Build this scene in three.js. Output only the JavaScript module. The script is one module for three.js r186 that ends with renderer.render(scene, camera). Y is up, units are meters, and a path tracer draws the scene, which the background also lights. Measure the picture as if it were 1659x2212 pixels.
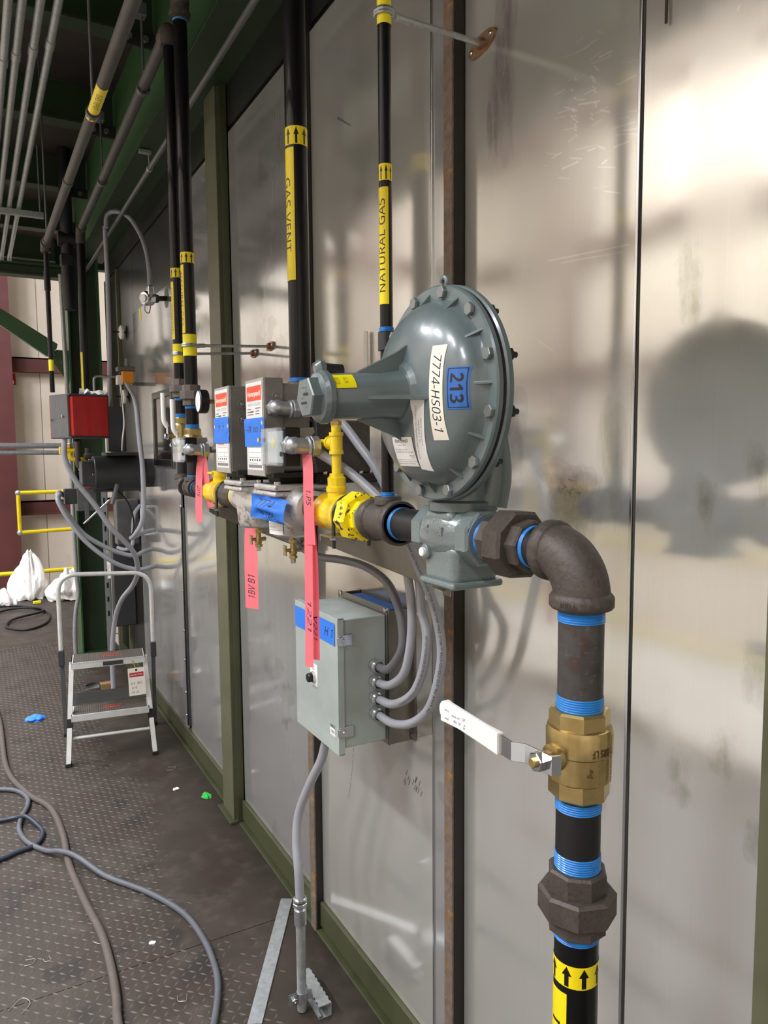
import * as THREE from 'three';
import { RoundedBoxGeometry } from 'three/addons/geometries/RoundedBoxGeometry.js';
import { mergeGeometries, toCreasedNormals } from 'three/addons/utils/BufferGeometryUtils.js';
import { RectAreaLightUniformsLib } from 'three/addons/lights/RectAreaLightUniformsLib.js';

// ---------- camera, exposure, room light ----------
const scene = new THREE.Scene();
scene.background = new THREE.Color(0x050505);
const camera = new THREE.PerspectiveCamera(69.3, 1659 / 2212, 0.02, 80);
camera.position.set(-1, 1.6, 0);
camera.up.set(0.050576, 0.995968, -0.074087);
camera.lookAt(-1 + 0.481989, 1.6 - 0.089312, -0.871614);
const renderer = new THREE.WebGLRenderer({ antialias: true });
renderer.toneMapping = THREE.LinearToneMapping;
renderer.toneMappingExposure = 2.25;
renderer.shadowMap.enabled = true;
RectAreaLightUniformsLib.init();

const FY = -0.1;                       // deck level of the platform
const GY = -1.3;                       // hall floor
// high-bay fittings of the hall: [x, z]
const BAYS = [[-3.6, 3.2], [-3.6, -1.6], [-3.6, -6.4], [-3.6, -10.2], [-6.3, 3.2], [-6.3, -1.0], [-6.3, -4.4], [-6.3, -7.2]];
const BAY_Y = 7.6, BAY_W = 0.7, BAY_L = 1.5, BAY_N = 46;
for (const [x, z] of BAYS) {
  const l = new THREE.RectAreaLight(0xf3f5ff, BAY_N, BAY_W, BAY_L);
  l.position.set(x, BAY_Y - 0.03, z); l.lookAt(x, 0, z); scene.add(l);
}

// ---------- helpers ----------
const V = (a) => new THREE.Vector3(...a);
const used = new Map(), org = new Map();
function num(n) { const k = used.get(n) || 0; used.set(n, k + 1); return k ? n + '_' + String(k).padStart(3, '0') : n; }
function prep(g) {
  let h = g.index ? g.toNonIndexed() : g;
  for (const k of Object.keys(h.attributes)) if (!['position', 'normal', 'uv'].includes(k)) h.deleteAttribute(k);
  if (!h.attributes.normal) h.computeVertexNormals();
  if (!h.attributes.uv) h.setAttribute('uv', new THREE.BufferAttribute(new Float32Array(h.attributes.position.count * 2), 2));
  h.morphAttributes = {};
  return h;
}
function mg(a) { return a.length === 1 ? prep(a[0]) : mergeGeometries(a.map(prep), false); }
function boxUV(g, t) {                 // texture coordinates in metres, by the way a face points
  const p = g.attributes.position, n = g.attributes.normal, uv = g.attributes.uv;
  for (let i = 0; i < p.count; i += 3) {
    let ax = 0, ay = 0, az = 0;
    for (let k = 0; k < 3; k++) { ax += Math.abs(n.getX(i + k)); ay += Math.abs(n.getY(i + k)); az += Math.abs(n.getZ(i + k)); }
    for (let k = 0; k < 3; k++) {
      const x = p.getX(i + k), y = p.getY(i + k), z = p.getZ(i + k);
      if (ax >= ay && ax >= az) uv.setXY(i + k, z / t, y / t); else if (ay >= az) uv.setXY(i + k, x / t, z / t); else uv.setXY(i + k, x / t, y / t);
    }
  }
}
function M(name, geo, mat, par, o = {}) {      // a part: world-space geometry, moved into the frame of its thing
  let g = mg(Array.isArray(geo) ? geo : [geo]);
  if (mat.userData.tile && !o.keepUV) boxUV(g, mat.userData.tile);
  const c = org.get(par) || [0, 0, 0];
  g.translate(-c[0], -c[1], -c[2]);
  const m = new THREE.Mesh(g, mat); m.name = name; m.castShadow = m.receiveShadow = true;
  if (o.label) m.userData.label = o.label;
  if (o.kind) m.userData.kind = o.kind;
  par.add(m); org.set(m, c); return m;
}
const MM = (name, list, mat, par, o) => list.map((g) => M(name, g, mat, par, o));   // alike pieces, each a part of its own
function T(name, label, category, p = [0, 0, 0], group) {
  const g = new THREE.Group(); g.name = num(name); g.position.set(...p); g.userData = { label, category };
  if (group) g.userData.group = group;
  scene.add(g); org.set(g, p); return g;
}
function S(name, p = [0, 0, 0]) {
  const g = new THREE.Group(); g.name = num(name); g.position.set(...p); g.userData = { kind: 'structure' };
  scene.add(g); org.set(g, p); return g;
}
function solo(name, label, category, geo, mat, group, kind) {   // a thing of one mesh, its origin at its base
  let g = mg(Array.isArray(geo) ? geo : [geo]);
  if (mat.userData.tile) boxUV(g, mat.userData.tile);
  g.computeBoundingBox(); const b = g.boundingBox, p = [(b.min.x + b.max.x) / 2, b.min.y, (b.min.z + b.max.z) / 2];
  g.translate(-p[0], -p[1], -p[2]);
  const m = new THREE.Mesh(g, mat); m.name = num(name); m.position.set(...p); m.castShadow = m.receiveShadow = true;
  m.userData = { label, category }; if (group) m.userData.group = group; if (kind) m.userData.kind = kind;
  scene.add(m); org.set(m, p); return m;
}
function copy(o, d, label) {           // a further copy of a thing, moved by d
  const c = o.clone(); c.name = num(o.name.replace(/_\d{3}$/, '')); c.position.add(V(d)); c.userData = { ...o.userData };
  if (label) c.userData.label = label; scene.add(c); return c;
}
// geometry in world space
const bx = (x0, x1, y0, y1, z0, z1, r = 0) => {
  const w = Math.abs(x1 - x0), h = Math.abs(y1 - y0), d = Math.abs(z1 - z0);
  const g = r ? new RoundedBoxGeometry(w, h, d, 2, Math.min(r, w / 2.01, h / 2.01, d / 2.01)) : new THREE.BoxGeometry(w, h, d);
  return g.translate((x0 + x1) / 2, (y0 + y1) / 2, (z0 + z1) / 2);
};
const Y = new THREE.Vector3(0, 1, 0);
function orient(g, o, d) { g.applyQuaternion(new THREE.Quaternion().setFromUnitVectors(Y, V(d).normalize())); return g.translate(...o); }
const UP = [0, 1, 0], FAR = [0, 0, -1], NEAR = [0, 0, 1], LEFT = [-1, 0, 0], RIGHT = [1, 0, 0], DOWN = [0, -1, 0];
function rod(a, b, r, n = 16, r2 = r, open = false) {
  const d = V(b).sub(V(a)), g = new THREE.CylinderGeometry(r2, r, d.length(), n, 1, open);
  g.translate(0, d.length() / 2, 0); return orient(g, a, d.toArray());
}
function lathe(pts, o, d = UP, n = 40, crease = 0.6) {          // pts [radius, along]
  const g = new THREE.LatheGeometry(pts.map((p) => new THREE.Vector2(p[0], p[1])), n);
  return orient(toCreasedNormals(g, crease), o, d);
}
function prism(pts, o, d = UP, n = 6, rot = 0) {                // flat-sided turned piece (hexagon, octagon)
  const g = new THREE.LatheGeometry(pts.map((p) => new THREE.Vector2(p[0], p[1])), n).toNonIndexed();
  g.rotateY(rot); g.computeVertexNormals(); return orient(g, o, d);
}
const nut = (r, h, o, d, n = 6, rot = 0, ri = 0) => prism([[ri, 0], [r * 0.92, 0], [r, h * 0.1], [r, h * 0.9], [r * 0.92, h], [ri, h]], o, d, n, rot);
function tube(pts, r, n = 10, seg = 0, caps = true, tension = 0.5) {
  const c = new THREE.CatmullRomCurve3(pts.map(V), false, 'catmullrom', tension);
  const L = c.getLength(); seg = seg || Math.max(8, Math.min(160, Math.round(L / (r * 1.6))));
  const g = [new THREE.TubeGeometry(c, seg, r, n)];
  if (caps) for (const t of [0, 1]) { const q = c.getPoint(t), d = c.getTangent(t).multiplyScalar(t ? 1 : -1); g.push(orient(new THREE.CylinderGeometry(r, r, 0.001, n), q.toArray(), d.toArray())); }
  return mg(g);
}
function bend(pts, r, rb, n = 12) {    // straight pieces joined by bends of radius rb, as pipe is bent
  const P = pts.map(V), path = new THREE.CurvePath();
  let last = P[0];
  for (let i = 1; i < P.length - 1; i++) {
    const a = P[i - 1].clone().sub(P[i]).normalize(), b = P[i + 1].clone().sub(P[i]).normalize();
    const k = Math.min(rb, P[i].distanceTo(P[i - 1]) * 0.49, P[i].distanceTo(P[i + 1]) * 0.49);
    const s = P[i].clone().addScaledVector(a, k), e = P[i].clone().addScaledVector(b, k);
    path.add(new THREE.LineCurve3(last, s)); path.add(new THREE.QuadraticBezierCurve3(s, P[i], e)); last = e;
  }
  path.add(new THREE.LineCurve3(last, P[P.length - 1]));
  const out = [];
  for (const c of path.curves) out.push(new THREE.TubeGeometry(c, c.isLineCurve3 ? 1 : 10, r, n));
  for (const [q, d] of [[P[0], P[0].clone().sub(P[1])], [P[P.length - 1], P[P.length - 1].clone().sub(P[P.length - 2])]]) out.push(orient(new THREE.CylinderGeometry(r, r, 0.001, n), q.toArray(), d.toArray()));
  return mg(out);
}
function extr(pts, depth, bevel = 0) {  // outline in x,y pushed along z
  const s = new THREE.Shape(pts.map((p) => new THREE.Vector2(p[0], p[1])));
  return new THREE.ExtrudeGeometry(s, { depth: depth - 2 * bevel, bevelEnabled: bevel > 0, bevelThickness: bevel, bevelSize: bevel, bevelOffset: -bevel, bevelSegments: 2, curveSegments: 8 }).translate(0, 0, bevel);
}
// extrusions laid on the wall's own axes: outline (z,y) pushed along -x from x
const extrX = (pts, x, depth, bevel) => extr(pts, depth, bevel).rotateY(-Math.PI / 2).translate(x, 0, 0);
function ribbon(path, wdir, w, nseg = 24) {   // thin strip along a path, its width along wdir (one direction per point or one for all)
  const c = new THREE.CatmullRomCurve3(path.map(V)), pos = [], uv = [], idx = [];
  for (let i = 0; i <= nseg; i++) {
    const q = c.getPoint(i / nseg), k = Array.isArray(wdir[0]) ? wdir : [wdir];
    const f = (i / nseg) * (k.length - 1), a = Math.floor(f), b = Math.min(a + 1, k.length - 1);
    const d = V(k[a]).lerp(V(k[b]), f - a).normalize().multiplyScalar(w / 2);
    pos.push(q.x - d.x, q.y - d.y, q.z - d.z, q.x + d.x, q.y + d.y, q.z + d.z); uv.push(0, 1 - i / nseg, 1, 1 - i / nseg);
    if (i < nseg) { const s = i * 2; idx.push(s, s + 2, s + 1, s + 1, s + 2, s + 3); }
  }
  const g = new THREE.BufferGeometry(); g.setAttribute('position', new THREE.Float32BufferAttribute(pos, 3)); g.setAttribute('uv', new THREE.Float32BufferAttribute(uv, 2)); g.setIndex(idx); g.computeVertexNormals(); return g;
}
const sheet = (w, h, o, ry = -Math.PI / 2, rx = 0, rz = 0) => new THREE.PlaneGeometry(w, h, 1, 1).rotateZ(rz).rotateX(rx).rotateY(ry).translate(...o);
// a printed wrap on a pipe: part of a cylinder, theta measured from +z towards +x
const wrap = (x, y0, y1, z, r, t0, t1) => new THREE.CylinderGeometry(r, r, y1 - y0, 28, 1, true, t0, t1 - t0).translate(x, (y0 + y1) / 2, z);

// ---------- noise and textures ----------
let seed = 7; const rnd = () => { seed = (seed * 16807) % 2147483647; return seed / 2147483647; };
const HT = new Float32Array(65536); for (let i = 0; i < 65536; i++) HT[i] = rnd();
const hh = (x, y, s) => HT[((x * 73 + y * 179 + s * 1013) * 31 + x * y * 7) & 65535];
function vn(x, y, p, s) {
  const xi = Math.floor(x), yi = Math.floor(y), fx = x - xi, fy = y - yi, u = fx * fx * (3 - 2 * fx), v = fy * fy * (3 - 2 * fy);
  const m = (a) => ((a % p) + p) % p, x0 = m(xi), x1 = m(xi + 1), y0 = m(yi), y1 = m(yi + 1);
  return (hh(x0, y0, s) * (1 - u) + hh(x1, y0, s) * u) * (1 - v) + (hh(x0, y1, s) * (1 - u) + hh(x1, y1, s) * u) * v;
}
function fbm(u, v, p, o, s) { let a = 0, w = 0.5, t = 0; for (let i = 0; i < o; i++) { a += w * vn(u * p, v * p, p, s + i * 17); t += w; w *= 0.55; p *= 2; } return a / t; }
const sm = (a, b, x) => { const t = Math.min(1, Math.max(0, (x - a) / (b - a))); return t * t * (3 - 2 * t); };
function ntex(n, fn, srgb = true) {
  const d = new Uint8Array(n * n * 4);
  for (let y = 0; y < n; y++) for (let x = 0; x < n; x++) { const c = fn((x + 0.5) / n, (y + 0.5) / n), i = (y * n + x) * 4; d[i] = Math.max(0, Math.min(255, c[0])); d[i + 1] = Math.max(0, Math.min(255, c[1])); d[i + 2] = Math.max(0, Math.min(255, c[2])); d[i + 3] = 255; }
  const t = new THREE.DataTexture(d, n, n); t.wrapS = t.wrapT = THREE.RepeatWrapping; t.magFilter = THREE.LinearFilter; t.minFilter = THREE.LinearMipmapLinearFilter; t.generateMipmaps = true;
  if (srgb) t.colorSpace = THREE.SRGBColorSpace; t.needsUpdate = true; return t;
}
const mixc = (a, b, t) => [a[0] + (b[0] - a[0]) * t, a[1] + (b[1] - a[1]) * t, a[2] + (b[2] - a[2]) * t];
const one = (v) => [v, v, v];
function canvas(w, h, draw) {
  const c = document.createElement('canvas'); c.width = w; c.height = h; const x = c.getContext('2d'); draw(x, w, h);
  const t = new THREE.CanvasTexture(c); t.colorSpace = THREE.SRGBColorSpace; t.anisotropy = 8; return t;
}

// ---------- materials ----------
const gray = ntex(256, (u, v) => one(215 + 40 * fbm(u, v, 6, 4, 1)));                       // faint patchiness for paint
const grain = ntex(256, (u, v) => one(255 * fbm(u, v, 40, 3, 2)), false);
const smudge = ntex(512, (u, v) => { const a = fbm(u, v, 4, 5, 3), b = fbm(u * 1, v * 1, 14, 3, 5); return one(150 + 85 * sm(0.42, 0.7, a) + 30 * (b - 0.5)); }, false);
const steelC = ntex(512, (u, v) => { const a = fbm(u, v, 5, 5, 9), s = sm(0.66, 0.74, fbm(u, v, 9, 4, 12)), st = vn(u * 160, v * 3, 160, 4); return mixc(one(232 + 14 * a + 7 * (st - 0.5)), [186, 182, 174], s * 0.3); });
const rustC = ntex(512, (u, v) => { const a = fbm(u, v, 8, 5, 21), b = fbm(u, v, 30, 3, 23); let c = mixc([128, 114, 98], [88, 78, 66], b); c = mixc(c, [132, 92, 52], sm(0.5, 0.68, a) * 0.5); return mixc(c, [172, 124, 62], sm(0.7, 0.78, fbm(u, v, 11, 4, 27)) * 0.6); });
const ironC = ntex(512, (u, v) => { const a = fbm(u, v, 6, 5, 31), b = fbm(u, v, 50, 2, 33); return mixc(mixc([72, 66, 60], [92, 84, 76], a), [50, 46, 42], sm(0.4, 0.9, b) * 0.35); });
const millC = ntex(512, (u, v) => { const a = fbm(u, v, 7, 5, 41), b = fbm(u, v, 26, 3, 43); let c = mixc([60, 58, 57], [88, 85, 82], a); c = mixc(c, [74, 50, 44], sm(0.62, 0.72, fbm(u, v, 5, 4, 47)) * 0.5); return mixc(c, [104, 102, 98], sm(0.7, 0.78, b) * 0.5); });
const brassC = ntex(256, (u, v) => { const a = fbm(u, v, 6, 4, 51); return mixc([196, 176, 122], [164, 142, 92], a); });
const aluC = ntex(512, (u, v) => { const a = fbm(u, v, 7, 5, 61), b = fbm(u, v, 24, 3, 63); return mixc(mixc([226, 224, 220], [186, 183, 178], a), [104, 98, 92], sm(0.55, 0.75, b * 0.5 + a * 0.5) * 0.75); });
const chipC = ntex(512, (u, v) => { const a = fbm(u, v, 9, 5, 71); return mixc([246, 222, 10], [44, 40, 30], sm(0.64, 0.655, a)); });
const floorC = ntex(1024, (u, v) => { const a = fbm(u, v, 4, 6, 81), b = fbm(u, v, 20, 4, 83), d = sm(0.6, 0.74, fbm(u, v, 7, 5, 87)); let c = mixc([88, 79, 71], [64, 56, 50], a); c = mixc(c, [104, 96, 88], sm(0.5, 0.8, b) * 0.5); c = mixc(c, [68, 50, 44], sm(0.56, 0.75, fbm(u, v, 5, 5, 88)) * 0.5); return mixc(c, [46, 42, 40], d * 0.6); });
const floorR = ntex(512, (u, v) => one(140 + 100 * fbm(u, v, 8, 5, 91)), false);
const wallC = ntex(512, (u, v) => { const a = fbm(u, v, 4, 4, 101), s = vn(u * 24, v * 2, 24, 105); return mixc(mixc([224, 214, 198], [206, 195, 178], a), [176, 158, 132], sm(0.7, 0.95, s * 0.6 + a * 0.4) * 0.5); });
const deckC = ntex(256, (u, v) => { const a = fbm(u, v, 6, 5, 111); return mixc([74, 62, 52], [40, 34, 30], a); });
const galvC = ntex(256, (u, v) => { const a = fbm(u, v, 16, 3, 121); return mixc([196, 200, 202], [158, 162, 164], a); });
const stepC = ntex(256, (u, v) => { const r = Math.abs(((u * 40) % 1) - 0.5) * 2; return mixc([72, 66, 58], [112, 104, 92], sm(0.5, 0.9, r)); });

function mat(o, tile) { const m = new THREE.MeshPhysicalMaterial(o); if (tile) m.userData.tile = tile; return m; }
const C = (h) => new THREE.Color(h);
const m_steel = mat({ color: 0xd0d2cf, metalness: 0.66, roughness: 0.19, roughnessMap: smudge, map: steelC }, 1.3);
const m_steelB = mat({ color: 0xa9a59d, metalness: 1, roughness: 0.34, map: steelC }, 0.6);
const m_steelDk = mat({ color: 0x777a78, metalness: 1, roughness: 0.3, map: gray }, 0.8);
const m_rust = mat({ color: 0xffffff, map: rustC, roughness: 0.7, bumpMap: grain, bumpScale: 0.0004 }, 0.35);
const m_darksteel = mat({ color: 0x35332f, roughness: 0.6, metalness: 0.4, map: gray }, 0.5);
const m_olive = mat({ color: 0x65664c, roughness: 0.5, map: gray, clearcoat: 0.15, clearcoatRoughness: 0.4 }, 0.6);
const m_base = mat({ color: 0x4b5034, roughness: 0.42, map: gray, clearcoat: 0.2, clearcoatRoughness: 0.35 }, 0.6);
const m_green = mat({ color: 0x41683f, roughness: 0.5, map: gray }, 0.7);
const m_greenDk = mat({ color: 0x2e4429, roughness: 0.55, map: gray }, 0.7);
const m_deck = mat({ color: 0xffffff, map: deckC, roughness: 0.8 }, 1.4);
const m_black = mat({ color: 0x0b0b0c, roughness: 0.36, specularIntensity: 0.4, clearcoat: 0.25, clearcoatRoughness: 0.1 });
const m_blackS = mat({ color: 0x1b1b1c, roughness: 0.46, metalness: 0.1, map: gray }, 0.2);
const m_mill = mat({ color: 0xffffff, map: millC, roughness: 0.48, metalness: 0.35 }, 0.16);
const m_pipeOld = mat({ color: 0x5d5a57, map: gray, roughness: 0.55, metalness: 0.3 }, 0.2);
const m_iron = mat({ color: 0xffffff, map: ironC, roughness: 0.55, metalness: 0.3, bumpMap: grain, bumpScale: 0.0005 }, 0.16);
const m_ironL = mat({ color: 0xffffff, map: ntex(256, (u, v) => mixc([112, 106, 98], [84, 78, 72], fbm(u, v, 6, 4, 35))), roughness: 0.5, metalness: 0.3, bumpMap: grain, bumpScale: 0.0004 }, 0.16);
const m_reg = mat({ color: 0x687675, roughness: 0.34, map: gray, clearcoat: 0.5, clearcoatRoughness: 0.18 }, 0.3);
const m_regCast = mat({ color: 0x6d7a79, roughness: 0.3, clearcoat: 0.6, clearcoatRoughness: 0.14, bumpMap: grain, bumpScale: 0.0007 }, 0.1);
const m_gasket = mat({ color: 0x161718, roughness: 0.5 });
const m_bolt = mat({ color: 0x8e9493, roughness: 0.35, metalness: 0.7 });
const m_boltDk = mat({ color: 0x3c4142, roughness: 0.4, metalness: 0.6 });
const m_yellow = mat({ color: 0xffdc14, roughness: 0.35, map: gray, clearcoat: 0.4, clearcoatRoughness: 0.2 }, 0.15);
const m_chip = mat({ color: 0xffffff, map: chipC, roughness: 0.38, clearcoat: 0.3, clearcoatRoughness: 0.25 }, 0.11);
const m_tape = mat({ color: 0xf3e318, roughness: 0.4 });
const m_ptfe = mat({ color: 0x2a80cc, roughness: 0.42, clearcoat: 0.2 });
const m_brass = mat({ color: 0xffffff, map: brassC, metalness: 0.88, roughness: 0.33 }, 0.12);
const m_zinc = mat({ color: 0xffffff, map: galvC, metalness: 0.8, roughness: 0.36 }, 0.12);
const m_galv = mat({ color: 0xf2f3f0, map: galvC, metalness: 0.5, roughness: 0.4 }, 0.2);
const m_chrome = mat({ color: 0xcfd2d4, metalness: 1, roughness: 0.16 });
const m_alu = mat({ color: 0xffffff, map: aluC, metalness: 0.55, roughness: 0.36, bumpMap: grain, bumpScale: 0.0004 }, 0.2);
const m_cond = mat({ color: 0x9b9ea4, roughness: 0.38, clearcoat: 0.3, clearcoatRoughness: 0.3 });
const m_condDk = mat({ color: 0x66676a, roughness: 0.42, clearcoat: 0.3, clearcoatRoughness: 0.3 });
const m_box = mat({ color: 0xb2beb8, roughness: 0.42, map: gray, clearcoat: 0.2, clearcoatRoughness: 0.3 }, 0.5);
const m_act = mat({ color: 0x85817a, roughness: 0.42, metalness: 0.3, map: gray }, 0.2);
const m_actF = mat({ color: 0xb9b9b6, roughness: 0.34, metalness: 0.7 });
const m_plasticB = mat({ color: 0x08080a, roughness: 0.4 });
const m_clear = mat({ color: 0xe8ecee, roughness: 0.08, transmission: 0.85, thickness: 0, ior: 1.45 });
const m_pink = mat({ color: 0xff4a5c, roughness: 0.45, transmission: 0.15, thickness: 0, side: THREE.DoubleSide });
const m_white = mat({ color: 0xf0efea, roughness: 0.4, clearcoat: 0.2 });
const m_paper = mat({ color: 0xe9e8e2, roughness: 0.7, side: THREE.DoubleSide });
const m_blueT = mat({ color: 0x2a78dd, roughness: 0.6, side: THREE.DoubleSide });
const m_red = mat({ color: 0xb3110f, roughness: 0.4, map: gray, clearcoat: 0.2 }, 0.4);
const m_redbrown = mat({ color: 0x5c2b26, roughness: 0.6, map: gray }, 1);
const m_beige = mat({ color: 0xffffff, map: wallC, roughness: 0.5 }, 2.4);
const m_rail = mat({ color: 0xf2d60e, roughness: 0.4, map: gray }, 0.4);
const m_dkgray = mat({ color: 0x3c3e40, roughness: 0.45, map: gray }, 0.3);
const m_midgray = mat({ color: 0x6c6f6f, roughness: 0.45, metalness: 0.3, map: gray }, 0.3);
const m_copper = mat({ color: 0xa98468, metalness: 0.8, roughness: 0.38, map: gray }, 0.05);
const m_cable = mat({ color: 0x564d45, roughness: 0.75, map: gray, bumpMap: grain, bumpScale: 0.0006 }, 0.1);
const m_hose = mat({ color: 0x585b60, roughness: 0.6, map: gray }, 0.15);
const m_navy = mat({ color: 0x232c3a, roughness: 0.5 });
const m_rubber = mat({ color: 0x161514, roughness: 0.7 });
const m_lad = mat({ color: 0xe4e5e0, metalness: 0.2, roughness: 0.34, map: gray }, 0.3);
const m_step = mat({ color: 0xffffff, map: stepC, roughness: 0.7 });
const m_bag = mat({ color: 0xece9e2, roughness: 0.5, side: THREE.DoubleSide, clearcoat: 0.3 });
const m_conc = mat({ color: 0xb3aea6, roughness: 0.6, map: gray }, 3);
const m_floor = mat({ color: 0xc3c0b6, map: floorC, roughness: 0.75, roughnessMap: floorR, metalness: 0.15, bumpMap: grain, bumpScale: 0.0004 }, 1.1);
const m_tread = mat({ color: 0x514c45, roughness: 0.62, metalness: 0.2 });
const m_lamp = mat({ color: 0xffffff, emissive: 0xf3f5ff, emissiveIntensity: 9 });
const m_wood = mat({ color: 0x9a7a4c, roughness: 0.7, map: gray }, 0.2);
const dec = (t, o = {}) => mat({ map: t, roughness: 0.5, side: THREE.DoubleSide, ...o });

// ---------- hall: far walls, hall floor, roof ----------
const HX0 = -8.2, HX1 = 3.2, HZ0 = -12, HZ1 = 8, HY1 = 9;
{
  const fl = S('floor', [0, GY, 0]);
  M('concrete_slab', bx(HX0, HX1, GY - 0.2, GY, HZ0, HZ1), m_conc, fl);
  const rf = S('ceiling', [0, HY1, 0]);
  M('roof_deck', bx(HX0, HX1, HY1, HY1 + 0.1, HZ0, HZ1), mat({ color: 0xb9b4aa, roughness: 0.7 }), rf);
  const wl = S('wall_left', [HX0, GY, 0]), wf = S('wall_far', [0, GY, HZ0]), wb = S('wall_back', [0, GY, HZ1]), wr = S('wall_outer', [HX1, GY, 0]);
  M('wall_backing', bx(HX0 - 0.15, HX0 - 0.05, GY, HY1, HZ0, HZ1), m_beige, wl);
  M('wall_backing', bx(HX0, HX1, GY, HY1, HZ0 - 0.15, HZ0 - 0.05), m_beige, wf);
  M('wall_backing', bx(HX0, HX1, GY, HY1, HZ1, HZ1 + 0.1), m_beige, wb);
  M('wall_backing', bx(HX1, HX1 + 0.1, GY, HY1, HZ0, HZ1), m_beige, wr);
  for (let z = HZ0, i = 0; z < HZ1 - 0.01; z += 1, i++) M('wall_panel', bx(HX0 - 0.05, HX0 - 0.02 - 0.012 * (i % 2), GY, HY1, z + 0.006, z + 0.994, 0.004), m_beige, wl);
  for (let x = -8, i = 0; x < 3; x += 0.66, i++) M('wall_panel', bx(x + 0.004, x + 0.656, GY, HY1, HZ0 - 0.05, HZ0 - 0.022 - 0.01 * (i % 2), 0.004), m_beige, wf);
  for (const y of [0.74, 2.8, 4.86, 6.9]) {
    const h = 0.1;
    M('girt', [bx(HX0 - 0.02, HX0 + 0.17, y + h - 0.02, y + h, HZ0, HZ1), bx(HX0 + 0.15, HX0 + 0.17, y - h, y + h, HZ0, HZ1), bx(HX0 - 0.02, HX0 + 0.17, y - h, y - h + 0.02, HZ0, HZ1)], m_redbrown, wl);
    M('girt', [bx(HX0, HX1, y + h - 0.02, y + h, HZ0 - 0.02, HZ0 + 0.12), bx(HX0, HX1, y - h, y + h, HZ0 + 0.1, HZ0 + 0.12), bx(HX0, HX1, y - h - 0.005, y - h + 0.03, HZ0 - 0.02, HZ0 + 0.14)], m_redbrown, wf);
  }
  const icol = (x, z, w, d, y0, y1, turn) => turn ? [bx(x, x + d, y0, y1, z - 0.008, z + 0.008), bx(x, x + 0.018, y0, y1, z - w / 2, z + w / 2), bx(x + d - 0.018, x + d, y0, y1, z - w / 2, z + w / 2)]
    : [bx(x - 0.008, x + 0.008, y0, y1, z, z + d), bx(x - w / 2, x + w / 2, y0, y1, z, z + 0.018), bx(x - w / 2, x + w / 2, y0, y1, z + d - 0.018, z + d)];
  for (const z of [-9.9, -4.4, 1.2, 6]) M('wall_column', icol(HX0 + 0.17, z, 0.3, 0.35, GY, HY1, true), m_redbrown, wl);
  M('wall_column', icol(-0.64, HZ0 + 0.14, 0.36, 0.3, GY, HY1, false), m_redbrown, wf);
  M('wall_column', icol(-5.2, HZ0 + 0.14, 0.36, 0.3, GY, HY1, false), m_redbrown, wf);
  BAYS.forEach(([x, z], i) => {
    const t = T('high_bay_light', ['row nearest the platform', 'row nearest the hall wall'][x < -5 ? 1 : 0] + ' of the hall lights, rectangular white high-bay fitting above z spot ' + (i + 1), 'light', [x, BAY_Y, z]);
    t.userData.label = 'white high-bay light in the ' + (x < -5 ? 'row by the hall wall' : 'row by the platform') + ', ' + ['nearest the back', 'second from the back', 'third from the back', 'farthest from the back'][i % 4];
    M('housing', bx(x - BAY_W / 2 - 0.04, x + BAY_W / 2 + 0.04, BAY_Y + 0.01, BAY_Y + 0.1, z - BAY_L / 2 - 0.04, z + BAY_L / 2 + 0.04, 0.01), m_white, t);
    M('diffuser', bx(x - BAY_W / 2, x + BAY_W / 2, BAY_Y, BAY_Y + 0.012, z - BAY_L / 2, z + BAY_L / 2), m_lamp, t);
    MM('suspension', [rod([x, BAY_Y + 0.1, z - 0.5], [x, HY1, z - 0.5], 0.006, 6), rod([x, BAY_Y + 0.1, z + 0.5], [x, HY1, z + 0.5], 0.006, 6)], m_darksteel, t);
  });
}

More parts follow.
